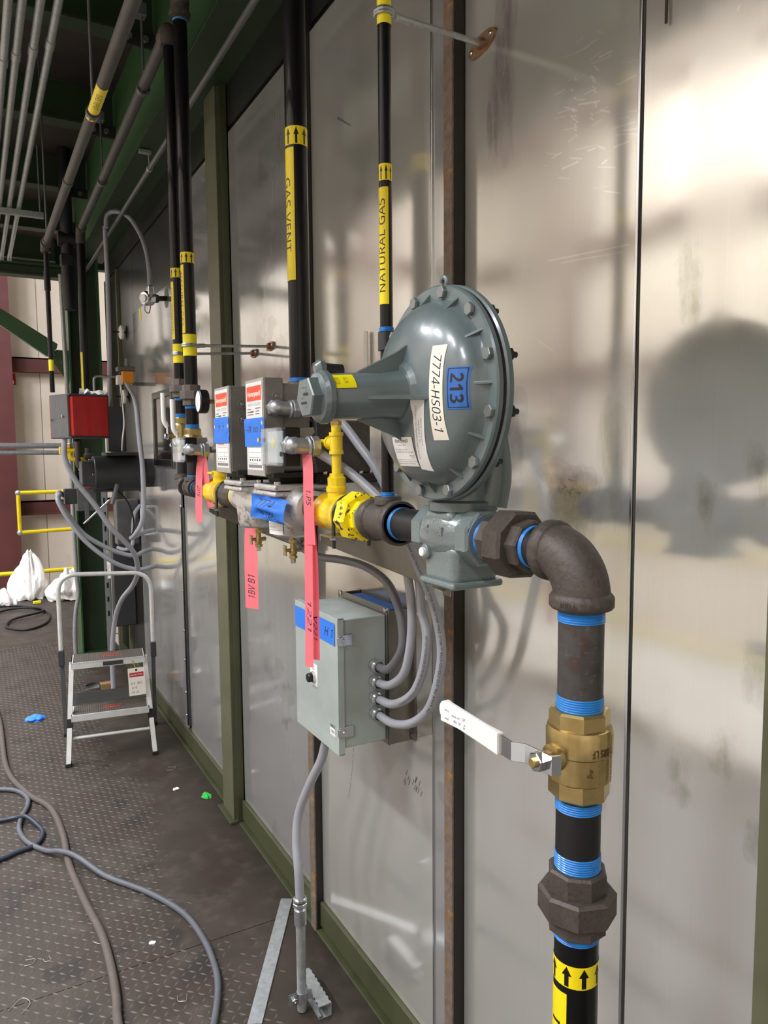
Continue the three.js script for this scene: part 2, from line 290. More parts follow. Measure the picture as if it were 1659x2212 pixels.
// ---------- platform deck of checker plate ----------
const PX0 = -2.6, PZ0 = -10, PZ1 = 3;
{
  const fl = S('floor', [0, FY, 0]);
  for (const [z0, z1] of [[PZ1, 0.6], [0.597, -2.41], [-2.413, -6.5], [-6.503, PZ0]]) M('floor_plate', bx(PX0, 0.02, FY - 0.008, FY, z0, z1), m_floor, fl);
  M('floor_beam', [bx(PX0, 0.02, FY - 0.25, FY - 0.008, PZ1, PZ0)], m_greenDk, fl);
  // raised lozenges of the plate, worn flat and filled with dirt towards the oven
  const lz = new THREE.BufferGeometry(); {
    const L = 0.0135, W = 0.0042, H = 0.0017, a = [-L, 0, 0], b = [L, 0, 0], c = [0, 0, -W], d = [0, 0, W], e = [-L * 0.45, H, 0], f = [L * 0.45, H, 0];
    const P = []; for (const t of [[a, d, e], [d, f, e], [d, b, f], [b, c, f], [c, e, f], [c, a, e]]) for (const q of t) P.push(...q);
    lz.setAttribute('position', new THREE.Float32BufferAttribute(P, 3)); lz.computeVertexNormals(); lz.setAttribute('uv', new THREE.Float32BufferAttribute(new Float32Array(P.length / 3 * 2), 2));
  }
  const list = [], p = 0.0285, mm = new THREE.Matrix4();
  for (let i = 0; i * p < 2.5; i++) for (let j = 0; j * p < 7.5; j++) {
    const x = -0.06 - i * p, z = 0.5 - j * p; if (x < -2.5) continue;
    const wear = fbm((x + 3) / 3, (z + 8) / 9, 14, 4, 131) * 0.5 - (x + 0.44) * 1.15;      // > 0 keeps the lozenge
    if (z < -1.2 && x > -0.95 && wear < 0.12 + 0.16 * rnd()) continue;
    mm.makeRotationY(((i + j) % 2 ? 1 : -1) * Math.PI / 4); const s = 0.75 + 0.25 * Math.min(1, Math.max(0, wear * 2)); mm.scale(new THREE.Vector3(1, s, 1)); mm.setPosition(x, FY, z); list.push(mm.clone());
  }
  const im = new THREE.InstancedMesh(lz, m_tread, list.length); list.forEach((q, i) => im.setMatrixAt(i, q)); im.name = 'tread_pattern'; im.userData.kind = 'stuff';
  im.position.set(0, -FY, 0); im.castShadow = im.receiveShadow = true; fl.add(im);
}

// ---------- the oven: stainless wall on the right ----------
{
  const w = S('wall_right', [0, FY, 0]);
  M('wall_core', bx(0.012, 2.4, FY, 3.1, 3, -6.3), m_darksteel, w);
  let k = 0;
  const panel = (z0, z1, y0, y1, amp = 0.0016, m = m_steel, name = 'wall_panel', x = 0) => {
    const W = Math.abs(z1 - z0), H = y1 - y0, g = new THREE.BoxGeometry(0.008, H, W, 1, Math.max(2, Math.round(H * 22)), Math.max(2, Math.round(W * 26)));
    const p = g.attributes.position; k++;
    for (let i = 0; i < p.count; i++) {
      const a = p.getZ(i) / W + 0.5, b = p.getY(i) / H + 0.5, e = Math.sqrt(Math.max(0, Math.sin(Math.PI * a))) * Math.min(1, 8 * Math.min(b, 1 - b));
      const q = vn(a * W * 2.2 + k * 3.1, b * H * 1.5 + k * 7.7, 64, 140) - 0.5 + 0.35 * (vn(a * W * 6 + k * 5, b * H * 4, 128, 150) - 0.5);
      p.setX(i, p.getX(i) - amp * 2.4 * q * e);
    }
    g.computeVertexNormals(); g.translate(x + 0.004, (y0 + y1) / 2, (z0 + z1) / 2);
    return M(name, g, m, w);
  };
  // panels with their own scratches, wiped smears and marks (x across the panel from far to near, y up, both 0 to 1)
  const marked = (w, h, list) => {
    const t = canvas(w, h, (x) => {
      x.fillStyle = '#dddcd8'; x.fillRect(0, 0, w, h);
      for (let i = 0; i < 900; i++) { const g = 195 + 50 * rnd(); x.fillStyle = `rgba(${g},${g},${g - 4},0.12)`; x.fillRect(rnd() * w, rnd() * h, 1 + rnd() * 1.5, 40 + rnd() * 200); }
      for (const [k, a, b, c, d, o = 1, lw = 1.5] of list) {
        x.save();
        if (k === 's') { x.strokeStyle = `rgba(255,255,255,${o})`; x.lineWidth = lw; x.beginPath(); x.moveTo(a * w, (1 - b) * h); x.lineTo(c * w, (1 - d) * h); x.stroke(); }
        else if (k === 'd') { x.strokeStyle = `rgba(60,56,50,${o})`; x.lineWidth = lw; x.beginPath(); x.moveTo(a * w, (1 - b) * h); x.lineTo(c * w, (1 - d) * h); x.stroke(); }
        else for (let i = 0; i < 26; i++) { x.fillStyle = `rgba(110,104,96,${o * 0.045})`; x.beginPath(); x.ellipse((a + (rnd() - 0.5) * c) * w, (1 - b + (rnd() - 0.5) * d) * h, (0.1 + rnd() * 0.35) * c * w, (0.1 + rnd() * 0.35) * d * h, rnd() * 0.6 - 0.3, 0, 7); x.fill(); }
        x.restore();
      }
    });
    return mat({ color: 0xfcfdf9, metalness: 0.66, roughness: 0.19, roughnessMap: (() => { const r = smudge.clone(); r.repeat.set(0.5, 2.2); r.needsUpdate = true; return r; })(), map: t });
  };
  const L2 = [], L4 = [], L1 = [];
  for (let i = 0; i < 46; i++) { const a = 0.52 + 0.42 * rnd(), b = 0.70 + 0.10 * rnd(), l = 0.02 + 0.09 * rnd(); L2.push(['s', a, b, a + l, b - l * 0.03 + 0.006 * (rnd() - 0.5), 0.35 + 0.6 * rnd(), 1 + rnd()]); }
  for (let i = 0; i < 30; i++) { const a = 0.66 + 0.1 * (i % 2) + 0.03 * rnd(), b = 0.745 + 0.035 * rnd(); L2.push(['s', a, b, a + 0.014, b - 0.002, 0.8, 2]); }
  L2.push(['s', 0.55, 0.672, 0.96, 0.666, 0.8, 1.6], ['s', 0.62, 0.668, 0.93, 0.663, 0.6, 1.4], ['s', 0.1, 0.60, 0.4, 0.635, 0.3, 1], ['s', 0.5, 0.62, 0.6, 0.61, 0.5, 1.2], ['s', 0.25, 0.58, 0.33, 0.565, 0.6, 1.2]);
  L2.push(['m', 0.27, 0.83, 0.10, 0.10, 1.6], ['m', 0.2, 0.79, 0.06, 0.05, 1.2], ['m', 0.33, 0.555, 0.14, 0.05, 1], ['m', 0.68, 0.52, 0.2, 0.03, 1.6], ['m', 0.74, 0.49, 0.16, 0.05, 1.1], ['m', 0.9, 0.54, 0.1, 0.06, 0.8]);
  for (let i = 0; i < 14; i++) { const a = 0.62 + 0.1 * rnd(), b = 0.515 + 0.012 * rnd(); L2.push(['d', a, b, a + 0.05 * (rnd() - 0.3), b + 0.008 * (rnd() - 0.5), 0.4, 1.4]); }
  for (let i = 0; i < 10; i++) { const a = 0.66 + 0.22 * rnd(), b = 0.30 + 0.2 * rnd(); L2.push(['m', a, b, 0.08, 0.03, 0.6]); }
  L2.push(['d', 0.62, 0.87, 0.66, 0.874, 0.6, 2], ['d', 0.67, 0.872, 0.69, 0.883, 0.6, 2], ['d', 0.70, 0.886, 0.71, 0.895, 0.5, 2]);
  for (let i = 0; i < 12; i++) { const s = i / 12; L4.push(['d', 0.28 + 0.12 * s, 0.885 - 0.018 * s, 0.285 + 0.12 * s, 0.8825 - 0.018 * s, 0.75, 3]); }
  for (let i = 0; i < 16; i++) { const a = 0.78 + 0.14 * rnd(), b = 0.225 + 0.012 * rnd(); L4.push(['d', a, b, a + 0.012, b + 0.006, 0.6, 2.4]); }
  for (let i = 0; i < 14; i++) { const s = i / 14; L4.push(['d', 0.30 + 0.12 * s - 0.06 * s * s, 0.16 + 0.10 * s, 0.305 + 0.12 * s - 0.06 * s * s, 0.166 + 0.10 * s, 0.5, 2.2]); }
  for (let i = 0; i < 9; i++) L1.push(['m', 0.3 + 0.7 * rnd(), 0.3 + 0.35 * rnd(), 0.12, 0.02, 0.8]);
  for (let i = 0; i < 8; i++) { const a = 0.3 + 0.5 * rnd(), b = 0.72 + 0.13 * rnd(); L1.push(['s', a, b, a + 0.04 * rnd(), b + 0.002, 0.7, 1.8]); }
  const own = { '-0.632': [marked(512, 2048, L1)], '-0.9132': [marked(768, 2048, L2)], '-1.5595': [marked(768, 2048, L4)] };
  const top = 2.905, bot = 0.012;
  for (const [a, b] of [[3, 1.2], [1.197, 0.2], [0.197, -0.468], [-0.632, -0.908], [-0.9132, -1.418], [-1.456, -1.557], [-1.5595, -2.27], [-2.318, -3.128], [-3.325, -4.06]]) panel(a, b, bot, top, 0.0016, own[a] ? own[a][0] : m_steel);
  // the door and the plain panels beyond it
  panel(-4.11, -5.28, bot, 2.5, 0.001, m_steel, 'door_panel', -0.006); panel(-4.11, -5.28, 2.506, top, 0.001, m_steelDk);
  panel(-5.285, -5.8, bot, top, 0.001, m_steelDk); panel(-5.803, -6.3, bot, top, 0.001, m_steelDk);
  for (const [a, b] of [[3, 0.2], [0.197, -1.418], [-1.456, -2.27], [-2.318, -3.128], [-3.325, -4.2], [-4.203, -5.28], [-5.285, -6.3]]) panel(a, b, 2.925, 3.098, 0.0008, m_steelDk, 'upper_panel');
  // folded lips that stand proud along the two panel joints
  for (const z of [-0.9162, -1.5535]) M('seam_lip', bx(-0.004, 0.004, bot, top, z - 0.003, z + 0.003, 0.001), m_chrome, w);
  // posts between the panels
  for (const [z0, z1, x] of [[-1.454, -1.42, -0.035], [-2.316, -2.273, -0.03]]) {
    const b = z0 < -2 ? FY : -0.1;
    M('post_face', bx(x, x + 0.006, b, 3.1, z0, z1, 0.0015), m_rust, w);
    MM('post_web', [bx(x + 0.006, 0.012, b, 3.1, z1 - 0.006, z1), bx(x + 0.006, 0.012, b, 3.1, z0, z0 + 0.006)], m_darksteel, w);
  }
  M('wall_slot', bx(-0.0065, -0.004, 2.262, 2.5, -0.865, -0.861), m_darksteel, w);
  // row of dome-head screws and cover strip by the door
  M('cover_strip', [bx(-0.012, 0.004, 0.04, 1.27, -4.105, -4.065, 0.002)], m_steelDk, w);
  M('cover_strip', bx(-0.016, -0.012, 0.04, 1.27, -4.09, -4.08), m_darksteel, w);
  for (const y of [2.011, 1.91, 1.7, 1.487, 1.275, 1.137, 0.987, 0.8, 0.57, 0.401, 0.213, 0.08]) M('screw', lathe([[0, 0.006], [0.006, 0.004], [0.008, 0], [0, 0]], [-0.006, y, -4.14], LEFT, 12), m_chrome, w);
  // small viewing window of the door
  const f = M('window_frame', [bx(-0.022, 0, 1.49, 1.93, -4.2, -4.24, 0.003), bx(-0.022, 0, 1.49, 1.93, -4.66, -4.70, 0.003), bx(-0.022, 0, 1.89, 1.93, -4.24, -4.66, 0.003), bx(-0.022, 0, 1.49, 1.53, -4.24, -4.66, 0.003)], m_steelDk, w);
  M('window_pane', bx(-0.012, -0.006, 1.53, 1.89, -4.24, -4.66), mat({ color: 0x2c2420, roughness: 0.1, metalness: 0.2 }), f);
  // pull handle
  M('door_handle', bend([[0, 1.215, -4.98], [-0.055, 1.215, -4.98], [-0.055, 1.035, -4.98], [0, 1.035, -4.98]], 0.009, 0.03, 12), m_white, w);
  // hinge-side grey strips far along
  MM('wall_stud', [bx(-0.02, 0, FY, 2.9, -5.82, -5.79), bx(-0.025, 0, FY, 2.9, -6.3, -6.24)], m_olive, w);

  const b = S('baseboard_right', [0, FY, 0]);
  for (const [z0, z1] of [[0.2, -1.418], [-1.456, -2.27], [-2.318, -3.128], [-3.34, -6.3]]) {
    M('base_channel', bx(-0.014, 0.012, FY + 0.022, 0.01, z0, z1, 0.003), m_base, b);
    M('base_lip', bx(-0.03, 0.012, FY, FY + 0.01, z0, z1, 0.002), m_base, b);
  }
}
function column(name, label, z0, z1, x) {
  const t = T(name, label, 'column', [x / 2, FY, (z0 + z1) / 2]);
  M('face', bx(x, x + 0.008, FY + 0.012, 3.1, z0, z1, 0.002), m_olive, t);
  MM('flange', [bx(x + 0.008, -0.001, FY + 0.012, 3.1, z1 - 0.008, z1), bx(x + 0.008, -0.001, FY + 0.012, 3.1, z0, z0 + 0.008)], m_olive, t);
  M('base_plate', bx(x - 0.022, 0, FY, FY + 0.012, z0 - 0.02, z1 + 0.02, 0.002), m_base, t);
  M('lip_angle', [bx(-0.03, -0.001, FY + 0.012, 3.1, z1 + 0.016, z1 + 0.02), bx(-0.004, -0.001, FY + 0.012, 3.1, z1 + 0.001, z1 + 0.016)], m_base, t);
}
column('steel_column', 'olive green steel column standing proud of the stainless wall, left of the gas valves', -3.32, -3.16, -0.045);
column('steel_column', 'dark olive steel column cut off by the right edge of the photo', -0.63, -0.47, -0.045);

// ---------- mezzanine overhead ----------
{
  const c = S('ceiling', [0, 3.62, 0]);
  for (const [z0, z1] of [[3, -1.5], [-1.504, -4.6], [-4.604, -8.1]]) M('deck_plate', bx(-1.8, 2.4, 3.62, 3.64, z0, z1), m_deck, c);
  for (const z of [2.2, 1.05, -0.1, -1.25, -2.4, -3.55, -4.62, -5.78, -6.9, -8.02]) M('joist', [bx(-1.72, -0.2, 3.40, 3.412, z - 0.055, z + 0.055), bx(-1.72, -0.2, 3.41, 3.62, z - 0.005, z + 0.005)], m_greenDk, c);
  for (const z of [-3.55, -4.62, -5.78]) {
    const q = M('clip_angle', bx(-0.36, -0.2, 3.34, 3.40, z + 0.06, z + 0.075, 0.003), m_darksteel, c);
    for (const x of [-0.32, -0.25]) M('bolt', nut(0.016, 0.016, [x, 3.37, z + 0.075], NEAR), m_midgray, q);
  }
  const t = T('steel_beam', 'green painted steel beam running along the top of the oven wall under the deck', 'beam', [-0.1, 3.1, -2]);
  M('beam_web', bx(-0.19, -0.18, 3.106, 3.62, 2.5, -6.55), m_green, t);
  M('flange', bx(-0.2, 0.01, 3.1, 3.112, 2.5, -6.55, 0.003), m_greenDk, t);
  solo('steel_beam', 'dark green edge beam along the open side of the deck', 'beam', [bx(-1.82, -1.72, 3.36, 3.375, 3, -8.1), bx(-1.8, -1.79, 3.36, 3.64, 3, -8.1)], m_greenDk);
}

// ---------- printed things ----------
const txt = (x, s, px, py, size, o = {}) => { x.save(); x.translate(px, py); if (o.rot) x.rotate(o.rot); if (o.sx) x.scale(o.sx, 1); x.font = (o.font || 'bold') + ' ' + size + 'px ' + (o.face || 'sans-serif'); x.textAlign = o.align || 'center'; x.textBaseline = 'middle'; x.fillStyle = o.fill || '#111'; x.fillText(s, 0, 0); x.restore(); };
const t_arrows = canvas(1024, 128, (x, w, h) => {
  x.fillStyle = '#f7df0e'; x.fillRect(0, 0, w, h); x.fillStyle = '#0a0a08';
  for (let i = 0; i < 8; i++) { const c = 64 + i * 128; x.beginPath(); x.moveTo(c, 8); x.lineTo(c + 38, 60); x.lineTo(c + 17, 60); x.lineTo(c + 17, 122); x.lineTo(c - 17, 122); x.lineTo(c - 17, 60); x.lineTo(c - 38, 60); x.closePath(); x.fill(); }
});
const mark = (s, up, w = 128, h = 1024, size = 82, frac = 0.72) => canvas(w, h, (x) => {
  x.fillStyle = '#f7df0e'; x.fillRect(0, 0, w, h);
  x.font = 'bold ' + size + 'px sans-serif'; const k = (h * frac) / x.measureText(s).width;
  txt(x, s, w / 2, h / 2, size, { rot: up ? -Math.PI / 2 : Math.PI / 2, sx: k, font: 'normal' });
});
const m_arrows = dec(t_arrows, { roughness: 0.35 });
const m_gv = dec(mark('GAS VENT', false, 128, 1024, 84, 0.6), { roughness: 0.35 }), m_ngUp = dec(mark('NATURAL GAS', true, 128, 1024, 88, 0.86), { roughness: 0.35 }), m_ngDn = dec(mark('NATURAL GAS', false, 128, 1024, 84, 0.84), { roughness: 0.35 });
const m_gvS = dec(mark('GAS VENT', true, 128, 512, 70, 0.62), { roughness: 0.35 });
// handwriting on tape: several lines on a coloured strip, along its length when rot is given
const hand = (w, h, bg, lines) => canvas(w, h, (x) => { x.fillStyle = bg; x.fillRect(0, 0, w, h); for (const [s, px, py, size, rot = 0, fill = '#16161c'] of lines) txt(x, s, px, py, size, { rot, fill, font: 'italic', face: 'sans-serif' }); });

// ---------- gas train ----------
const GX = -0.3, GH = 1.453, RZ = -0.724, PR = 0.0302;
const tape = (o, d, h, r) => { const p = [[r * 0.9, 0]], n = Math.max(2, Math.round(h / 0.0034)); for (let i = 0; i <= n; i++) { p.push([r + 0.0012, (i + 0.1) * h / (n + 0.4)]); p.push([r + 0.0002, (i + 0.42) * h / (n + 0.4)]); } p.push([r * 0.9, h]); return lathe(p, o, d, 36, 0.3); };
const shell = (pts, o, d, n = 44) => lathe([[0, pts[0][1]], ...pts, [0, pts[pts.length - 1][1]]], o, d, n, 0.55);
function nipple(label, a, b, r, m, t = [], name = 'pipe_nipple') {   // straight piece with a thread wrapped in sealing tape at either end
  const g = T(name, label, 'pipe', a); const d = V(b).sub(V(a)).normalize().toArray();
  M('pipe', rod(a, b, r, 40), m, g);
  for (const [s, h] of t) { const o = V(a).addScaledVector(V(d), s).toArray(); M('thread_tape', tape(o, d, h, r), m_ptfe, g); }
  return g;
}
function pipeUnion(label, o, d, L, r, m, rot = 0.2) {                // L: lengths of end, nut, end; r: radii
  const g = T('pipe_union', label, 'pipe fitting', o); const at = (s) => V(o).addScaledVector(V(d), s).toArray();
  M('threaded_end', nut(r[0], L[0] + 0.004, at(0), d, 8, rot), m, g);
  M('union_nut', nut(r[1], L[1], at(L[0]), d, 8, rot + 0.35), m, g);
  M('threaded_end', nut(r[2], L[2] + 0.004, at(L[0] + L[1] - 0.004), d, 8, rot), m, g);
  return g;
}
// riser at the near end
{
  const P = (y) => [GX, y, RZ];
  const low = nipple('thick black gas riser in front of the right-hand steel panel, with arrow band and lettering', P(FY), P(0.938), PR, m_black, [], 'gas_pipe');
  M('thread_tape', tape(P(0.922), UP, 0.012, PR), m_ptfe, low);
  M('arrow_band', wrap(GX, 0.862, 0.894, RZ, PR + 0.0006, 0, Math.PI * 2), m_arrows, low);
  M('pipe_marker', wrap(GX, 0.45, 0.852, RZ, PR + 0.0007, (-138 * Math.PI) / 180, (-66 * Math.PI) / 180), m_ngDn, low);
  M('floor_flange', shell([[0.06, 0], [0.06, 0.008], [0.036, 0.012], [0.036, 0.03]], P(FY), UP), m_iron, low);
  pipeUnion('black iron octagonal union on the riser below the brass valve', P(0.932), UP, [0.022, 0.038, 0.030], [0.0405, 0.053, 0.0405], m_iron, 0.5);
  nipple('black pipe nipple between the brass valve and the riser union', P(1.02), P(1.13), PR, m_blackS, [[0, 0.024], [0.086, 0.014]]);
  nipple('mill-scale steel nipple under the big elbow, blue tape at both threads', P(1.243), P(1.388), PR, m_mill, [[0, 0.021], [0.122, 0.014]]);
  // brass ball valve with its lever
  const v = T('ball_valve', 'large brass ball valve on the riser with a white-gripped lever', 'valve', P(1.125));
  M('body', [lathe([[0, 1.147], [0.036, 1.147], [0.0425, 1.152], [0.0432, 1.187], [0.0445, 1.189], [0.0448, 1.216], [0.0425, 1.223], [0.036, 1.226], [0, 1.226]], [GX, 0, RZ], UP, 48, 0.5), nut(0.041, 0.03, P(1.125), UP, 8, 0.15), nut(0.041, 0.03, P(1.216), UP, 8, 0.15), shell([[0.019, 0], [0.018, 0.016], [0.012, 0.018]], [GX - 0.034, 1.186, RZ], LEFT, 24)], m_brass, v);
  const letter = dec(canvas(512, 256, (x, w, h) => { x.clearRect(0, 0, w, h); x.fillStyle = '#7d6434'; txt(x, '1 BRS LF', 300, 66, 66, { fill: '#6b5428', rot: Math.PI }); txt(x, '2"', 150, 180, 64, { fill: '#6b5428', rot: Math.PI }); txt(x, '600WOG', 410, 190, 44, { fill: '#6b5428', rot: Math.PI / 2 }); }), { transparent: true, metalness: 0.7, roughness: 0.45 });
  M('cast_lettering', wrap(GX, 1.155, 1.213, RZ, 0.0452, (-52 * Math.PI) / 180, (38 * Math.PI) / 180), letter, v);
  M('packing_nut', nut(0.0115, 0.01, [GX - 0.052, 1.186, RZ], LEFT), m_brass, v);
  const lever = M('lever', extr([[-0.79, -0.376], [-0.766, -0.3795], [-0.752, -0.3675], [-0.706, -0.3645], [-0.702, -0.354], [-0.7, -0.354], [-0.703, -0.3675], [-0.752, -0.3705], [-0.767, -0.3825], [-0.83, -0.379], [-0.83, -0.376]].map(([z, x]) => [z, x]), 0.027, 0.0008).applyMatrix4(new THREE.Matrix4().set(0, 1, 0, 0, 0, 0, 1, 1.1725, 1, 0, 0, 0, 0, 0, 0, 1)), m_chrome, v);
  const gp = [[-0.795, -0.3735], [-0.83, -0.3735], [-0.94, -0.3655], [-0.94, -0.3735], [-0.83, -0.3815], [-0.795, -0.3845]];
  M('grip', [extr(gp, 0.032, 0.002).applyMatrix4(new THREE.Matrix4().set(0, 1, 0, 0, 0, 0, 1, 1.170, 1, 0, 0, 0, 0, 0, 0, 1)), orient(new THREE.CylinderGeometry(0.016, 0.016, 0.008, 24), [-0.3695, 1.186, -0.94], [-1, 0, 0.05])], m_white, lever);
  const gl = dec(canvas(512, 128, (x, w, h) => { x.fillStyle = '#f2f1ed'; x.fillRect(0, 0, w, h); x.save(); x.translate(w, h); x.rotate(Math.PI); txt(x, '150 WSP', 70, 36, 24); txt(x, '600 WOG', 70, 62, 24); txt(x, 'Karlson', 190, 84, 46, { font: 'normal' }); txt(x, 'VALVE', 215, 46, 22); txt(x, 'LEAD FREE', 205, 22, 20); txt(x, 'UL  FM', 320, 40, 26); txt(x, 'CSA  DN50', 335, 76, 20); txt(x, 'OPEN', 440, 34, 18); txt(x, '\u25c6', 440, 56, 20); txt(x, '\u25c6', 440, 76, 20); txt(x, 'CLOSE', 440, 98, 18); x.restore(); }));
  M('grip_print', new THREE.PlaneGeometry(0.108, 0.026).rotateY(-Math.PI / 2 + Math.atan2(0.008, 0.11)).translate(-0.3782, 1.186, -0.886), gl, lever);
  M('lever_nut', [nut(0.0135, 0.011, [-0.3675, 1.186, RZ], LEFT, 6, 0.3)], m_chrome, v);
  M('stem', shell([[0.0068, 0], [0.0068, 0.0165], [0.0058, 0.0175]], [-0.366, 1.186, RZ], LEFT, 20), m_brass, v);
  // elbow at the corner
  const e = T('pipe_elbow', 'dark cast iron elbow turning the gas line down into the riser', 'pipe fitting', [GX, 1.385, RZ]);
  const c = new THREE.CatmullRomCurve3(Array.from({ length: 13 }, (_, i) => { const a = (i / 12) * Math.PI / 2; return new THREE.Vector3(GX, GH - 0.056 + 0.056 * Math.sin(a), RZ - 0.056 + 0.056 * Math.cos(a)); }));
  M('body', [new THREE.TubeGeometry(c, 24, 0.0375, 40), rod([GX, 1.385, RZ], [GX, 1.40, RZ], 0.0375, 40), lathe([[0.030, 0], [0.040, 0], [0.0425, 0.003], [0.0425, 0.015], [0.040, 0.019], [0.037, 0.021]], [GX, 1.383, RZ], UP, 44, 0.7), lathe([[0.030, 0], [0.040, 0], [0.0425, 0.003], [0.0425, 0.015], [0.040, 0.019], [0.037, 0.021]], [GX, GH, -0.79], NEAR, 44, 0.7)], m_iron, e);
  const el = dec(canvas(512, 64, (x, w, h) => { x.clearRect(0, 0, w, h); txt(x, 'VYAN', 120, 34, 52, { fill: '#2b2723', rot: Math.PI }); }), { transparent: true });
  M('cast_lettering', wrap(GX, 1.386, 1.398, RZ, 0.0429, (-95 * Math.PI) / 180, (20 * Math.PI) / 180), el, e);
}
// horizontal run, near to far
{
  const H = (z) => [GX, GH, z];
  nipple('short black nipple between the big elbow and the black union', H(-0.782), H(-0.83), PR, m_blackS, [[0.03, 0.012]]);
  pipeUnion('large black octagonal union between the elbow and the grey regulator', H(-0.82), FAR, [0.022, 0.043, 0.030], [0.0385, 0.0525, 0.0405], m_iron, 0.1);
  nipple('close nipple with blue tape in the inlet of the grey regulator', H(-0.90), H(-0.935), PR, m_blackS, [[0.013, 0.022]]);
  nipple('black nipple between the grey regulator and the iron tee', H(-1.09), H(-1.21), PR, m_blackS, [[0.098, 0.014]]);
  const te = T('pipe_tee', 'brown iron tee under the thin vertical gas pipe', 'pipe fitting', H(-1.255));
  const band = (z, d) => lathe([[0.030, 0], [0.0415, 0], [0.043, 0.003], [0.043, 0.016], [0.041, 0.02], [0.037, 0.022]], H(z), d, 44, 0.7);
  M('body', [rod(H(-1.2), H(-1.31), 0.0375, 40), band(-1.2, FAR), band(-1.31, NEAR), rod([GX, GH, -1.25], [GX, 1.492, -1.25], 0.0225, 28), lathe([[0.012, 0.018], [0.0255, 0.018], [0.0265, 0.015], [0.0265, 0.003], [0.0225, 0]], [GX, 1.484, -1.25], UP, 32, 0.7)], m_iron, te);
  nipple('close nipple with blue tape between the iron tee and the yellow union', H(-1.305), H(-1.335), PR, m_blackS, [[0.008, 0.02]]);
  pipeUnion('chipped yellow octagonal union in the gas line', H(-1.332), FAR, [0.018, 0.046, 0.03], [0.0385, 0.0525, 0.0405], m_chip, 0.3);
  // yellow tee and the small test branch on it
  const yt = T('pipe_tee', 'round yellow painted tee carrying the slim yellow branch', 'pipe fitting', H(-1.48));
  M('body', [rod(H(-1.42), H(-1.53), 0.037, 40), lathe([[0.037, 0], [0.0425, 0.003], [0.0425, 0.02], [0.0385, 0.026], [0.0395, 0.05], [0.0385, 0.078], [0.0425, 0.086], [0.0425, 0.104], [0.03, 0.108]], H(-1.422), FAR, 44, 0.7), rod([GX, GH, -1.48], [GX, 1.505, -1.48], 0.021, 28)], m_yellow, yt);
  const yb = T('test_branch', 'slim yellow branch pipe with brass petcock rising from the yellow tee', 'pipe', [GX, 1.5, -1.48]);
  M('reducer', shell([[0.0235, 0], [0.0235, 0.01], [0.02, 0.013], [0.0205, 0.03], [0.016, 0.034], [0.0155, 0.04]], [GX, 1.5, -1.48], UP, 28), m_yellow, yb);
  MM('pipe', [rod([GX, 1.53, -1.48], [GX, 1.588, -1.48], 0.0107), rod([GX, 1.624, -1.48], [GX, 1.646, -1.48], 0.0107)], m_yellow, yb);
  M('branch_tee', [rod([GX, 1.582, -1.48], [GX, 1.63, -1.48], 0.0138, 22), shell([[0.0158, 0], [0.0158, 0.008]], [GX, 1.582, -1.48], UP, 22), shell([[0.0158, 0], [0.0158, 0.008]], [GX, 1.622, -1.48], UP, 22), rod([GX, 1.607, -1.48], [GX, 1.607, -1.51], 0.0138, 22), shell([[0.0158, 0], [0.0158, 0.008]], [GX, 1.607, -1.505], FAR, 22), rod([GX, 1.607, -1.51], [GX, 1.607, -1.565], 0.009)], m_yellow, yb);
  M('petcock', [nut(0.0125, 0.01, [GX, 1.645, -1.48], UP), rod([GX, 1.655, -1.48], [GX, 1.678, -1.48], 0.0075), nut(0.011, 0.007, [GX, 1.662, -1.48], UP), rod([GX - 0.028, 1.674, -1.48], [GX + 0.025, 1.674, -1.48], 0.005), bx(GX - 0.03, GX - 0.026, 1.66, 1.684, -1.492, -1.468, 0.002)], m_brass, yb);
  nipple('steel nipple between the yellow tee and the near cast valve', H(-1.525), H(-1.63), PR, m_iron);
  // U-bolt brackets
  const bracket = (z, label) => {
    const t = T('pipe_bracket', label, 'bracket', [-0.18, 1.25, z]);
    M('plate', extr([[-0.357, 1.41], [-0.357, 1.398], [-0.342, 1.387], [-0.03, 1.25], [-0.005, 1.247], [-0.005, 1.41]], 0.004, 0.0008).translate(0, 0, z), m_steelB, t);
    M('top_flange', bx(-0.357, -0.037, 1.408, 1.412, z, z + 0.06, 0.001), m_steelB, t);
    M('end_clip', bx(-0.040, -0.036, 1.245, 1.40, z - 0.002, z + 0.03, 0.001), m_steelB, t);
    const ub = [[-0.036, 1.385], [-0.036, GH]]; for (let i = 1; i < 10; i++) { const a = Math.PI - (i / 10) * Math.PI; ub.push([0.036 * Math.cos(a), GH + 0.036 * Math.sin(a)]); } ub.push([0.036, GH], [0.036, 1.385]);
    M('u_bolt', tube(ub.map(([x, y]) => [GX + x * 1.17, y + (y > GH ? (y - GH) * 0.17 : 0), z + 0.04]), 0.004, 10, 60), m_boltDk, t);
    MM('nut', [nut(0.0085, 0.006, [GX - 0.042, 1.402, z + 0.04], UP), nut(0.0085, 0.006, [GX + 0.042, 1.402, z + 0.04], UP)], m_zinc, t);
    M('clip_bolt', shell([[0.008, 0], [0.007, 0.006], [0.003, 0.008]], [-0.04, 1.275, z + 0.018], LEFT, 16), m_chrome, t);
  };
  bracket(-1.45, 'stainless cantilever bracket with U-bolt under the yellow union, bolted to the rusty post');
  bracket(-2.305, 'stainless cantilever bracket with U-bolt behind the far cast valve');

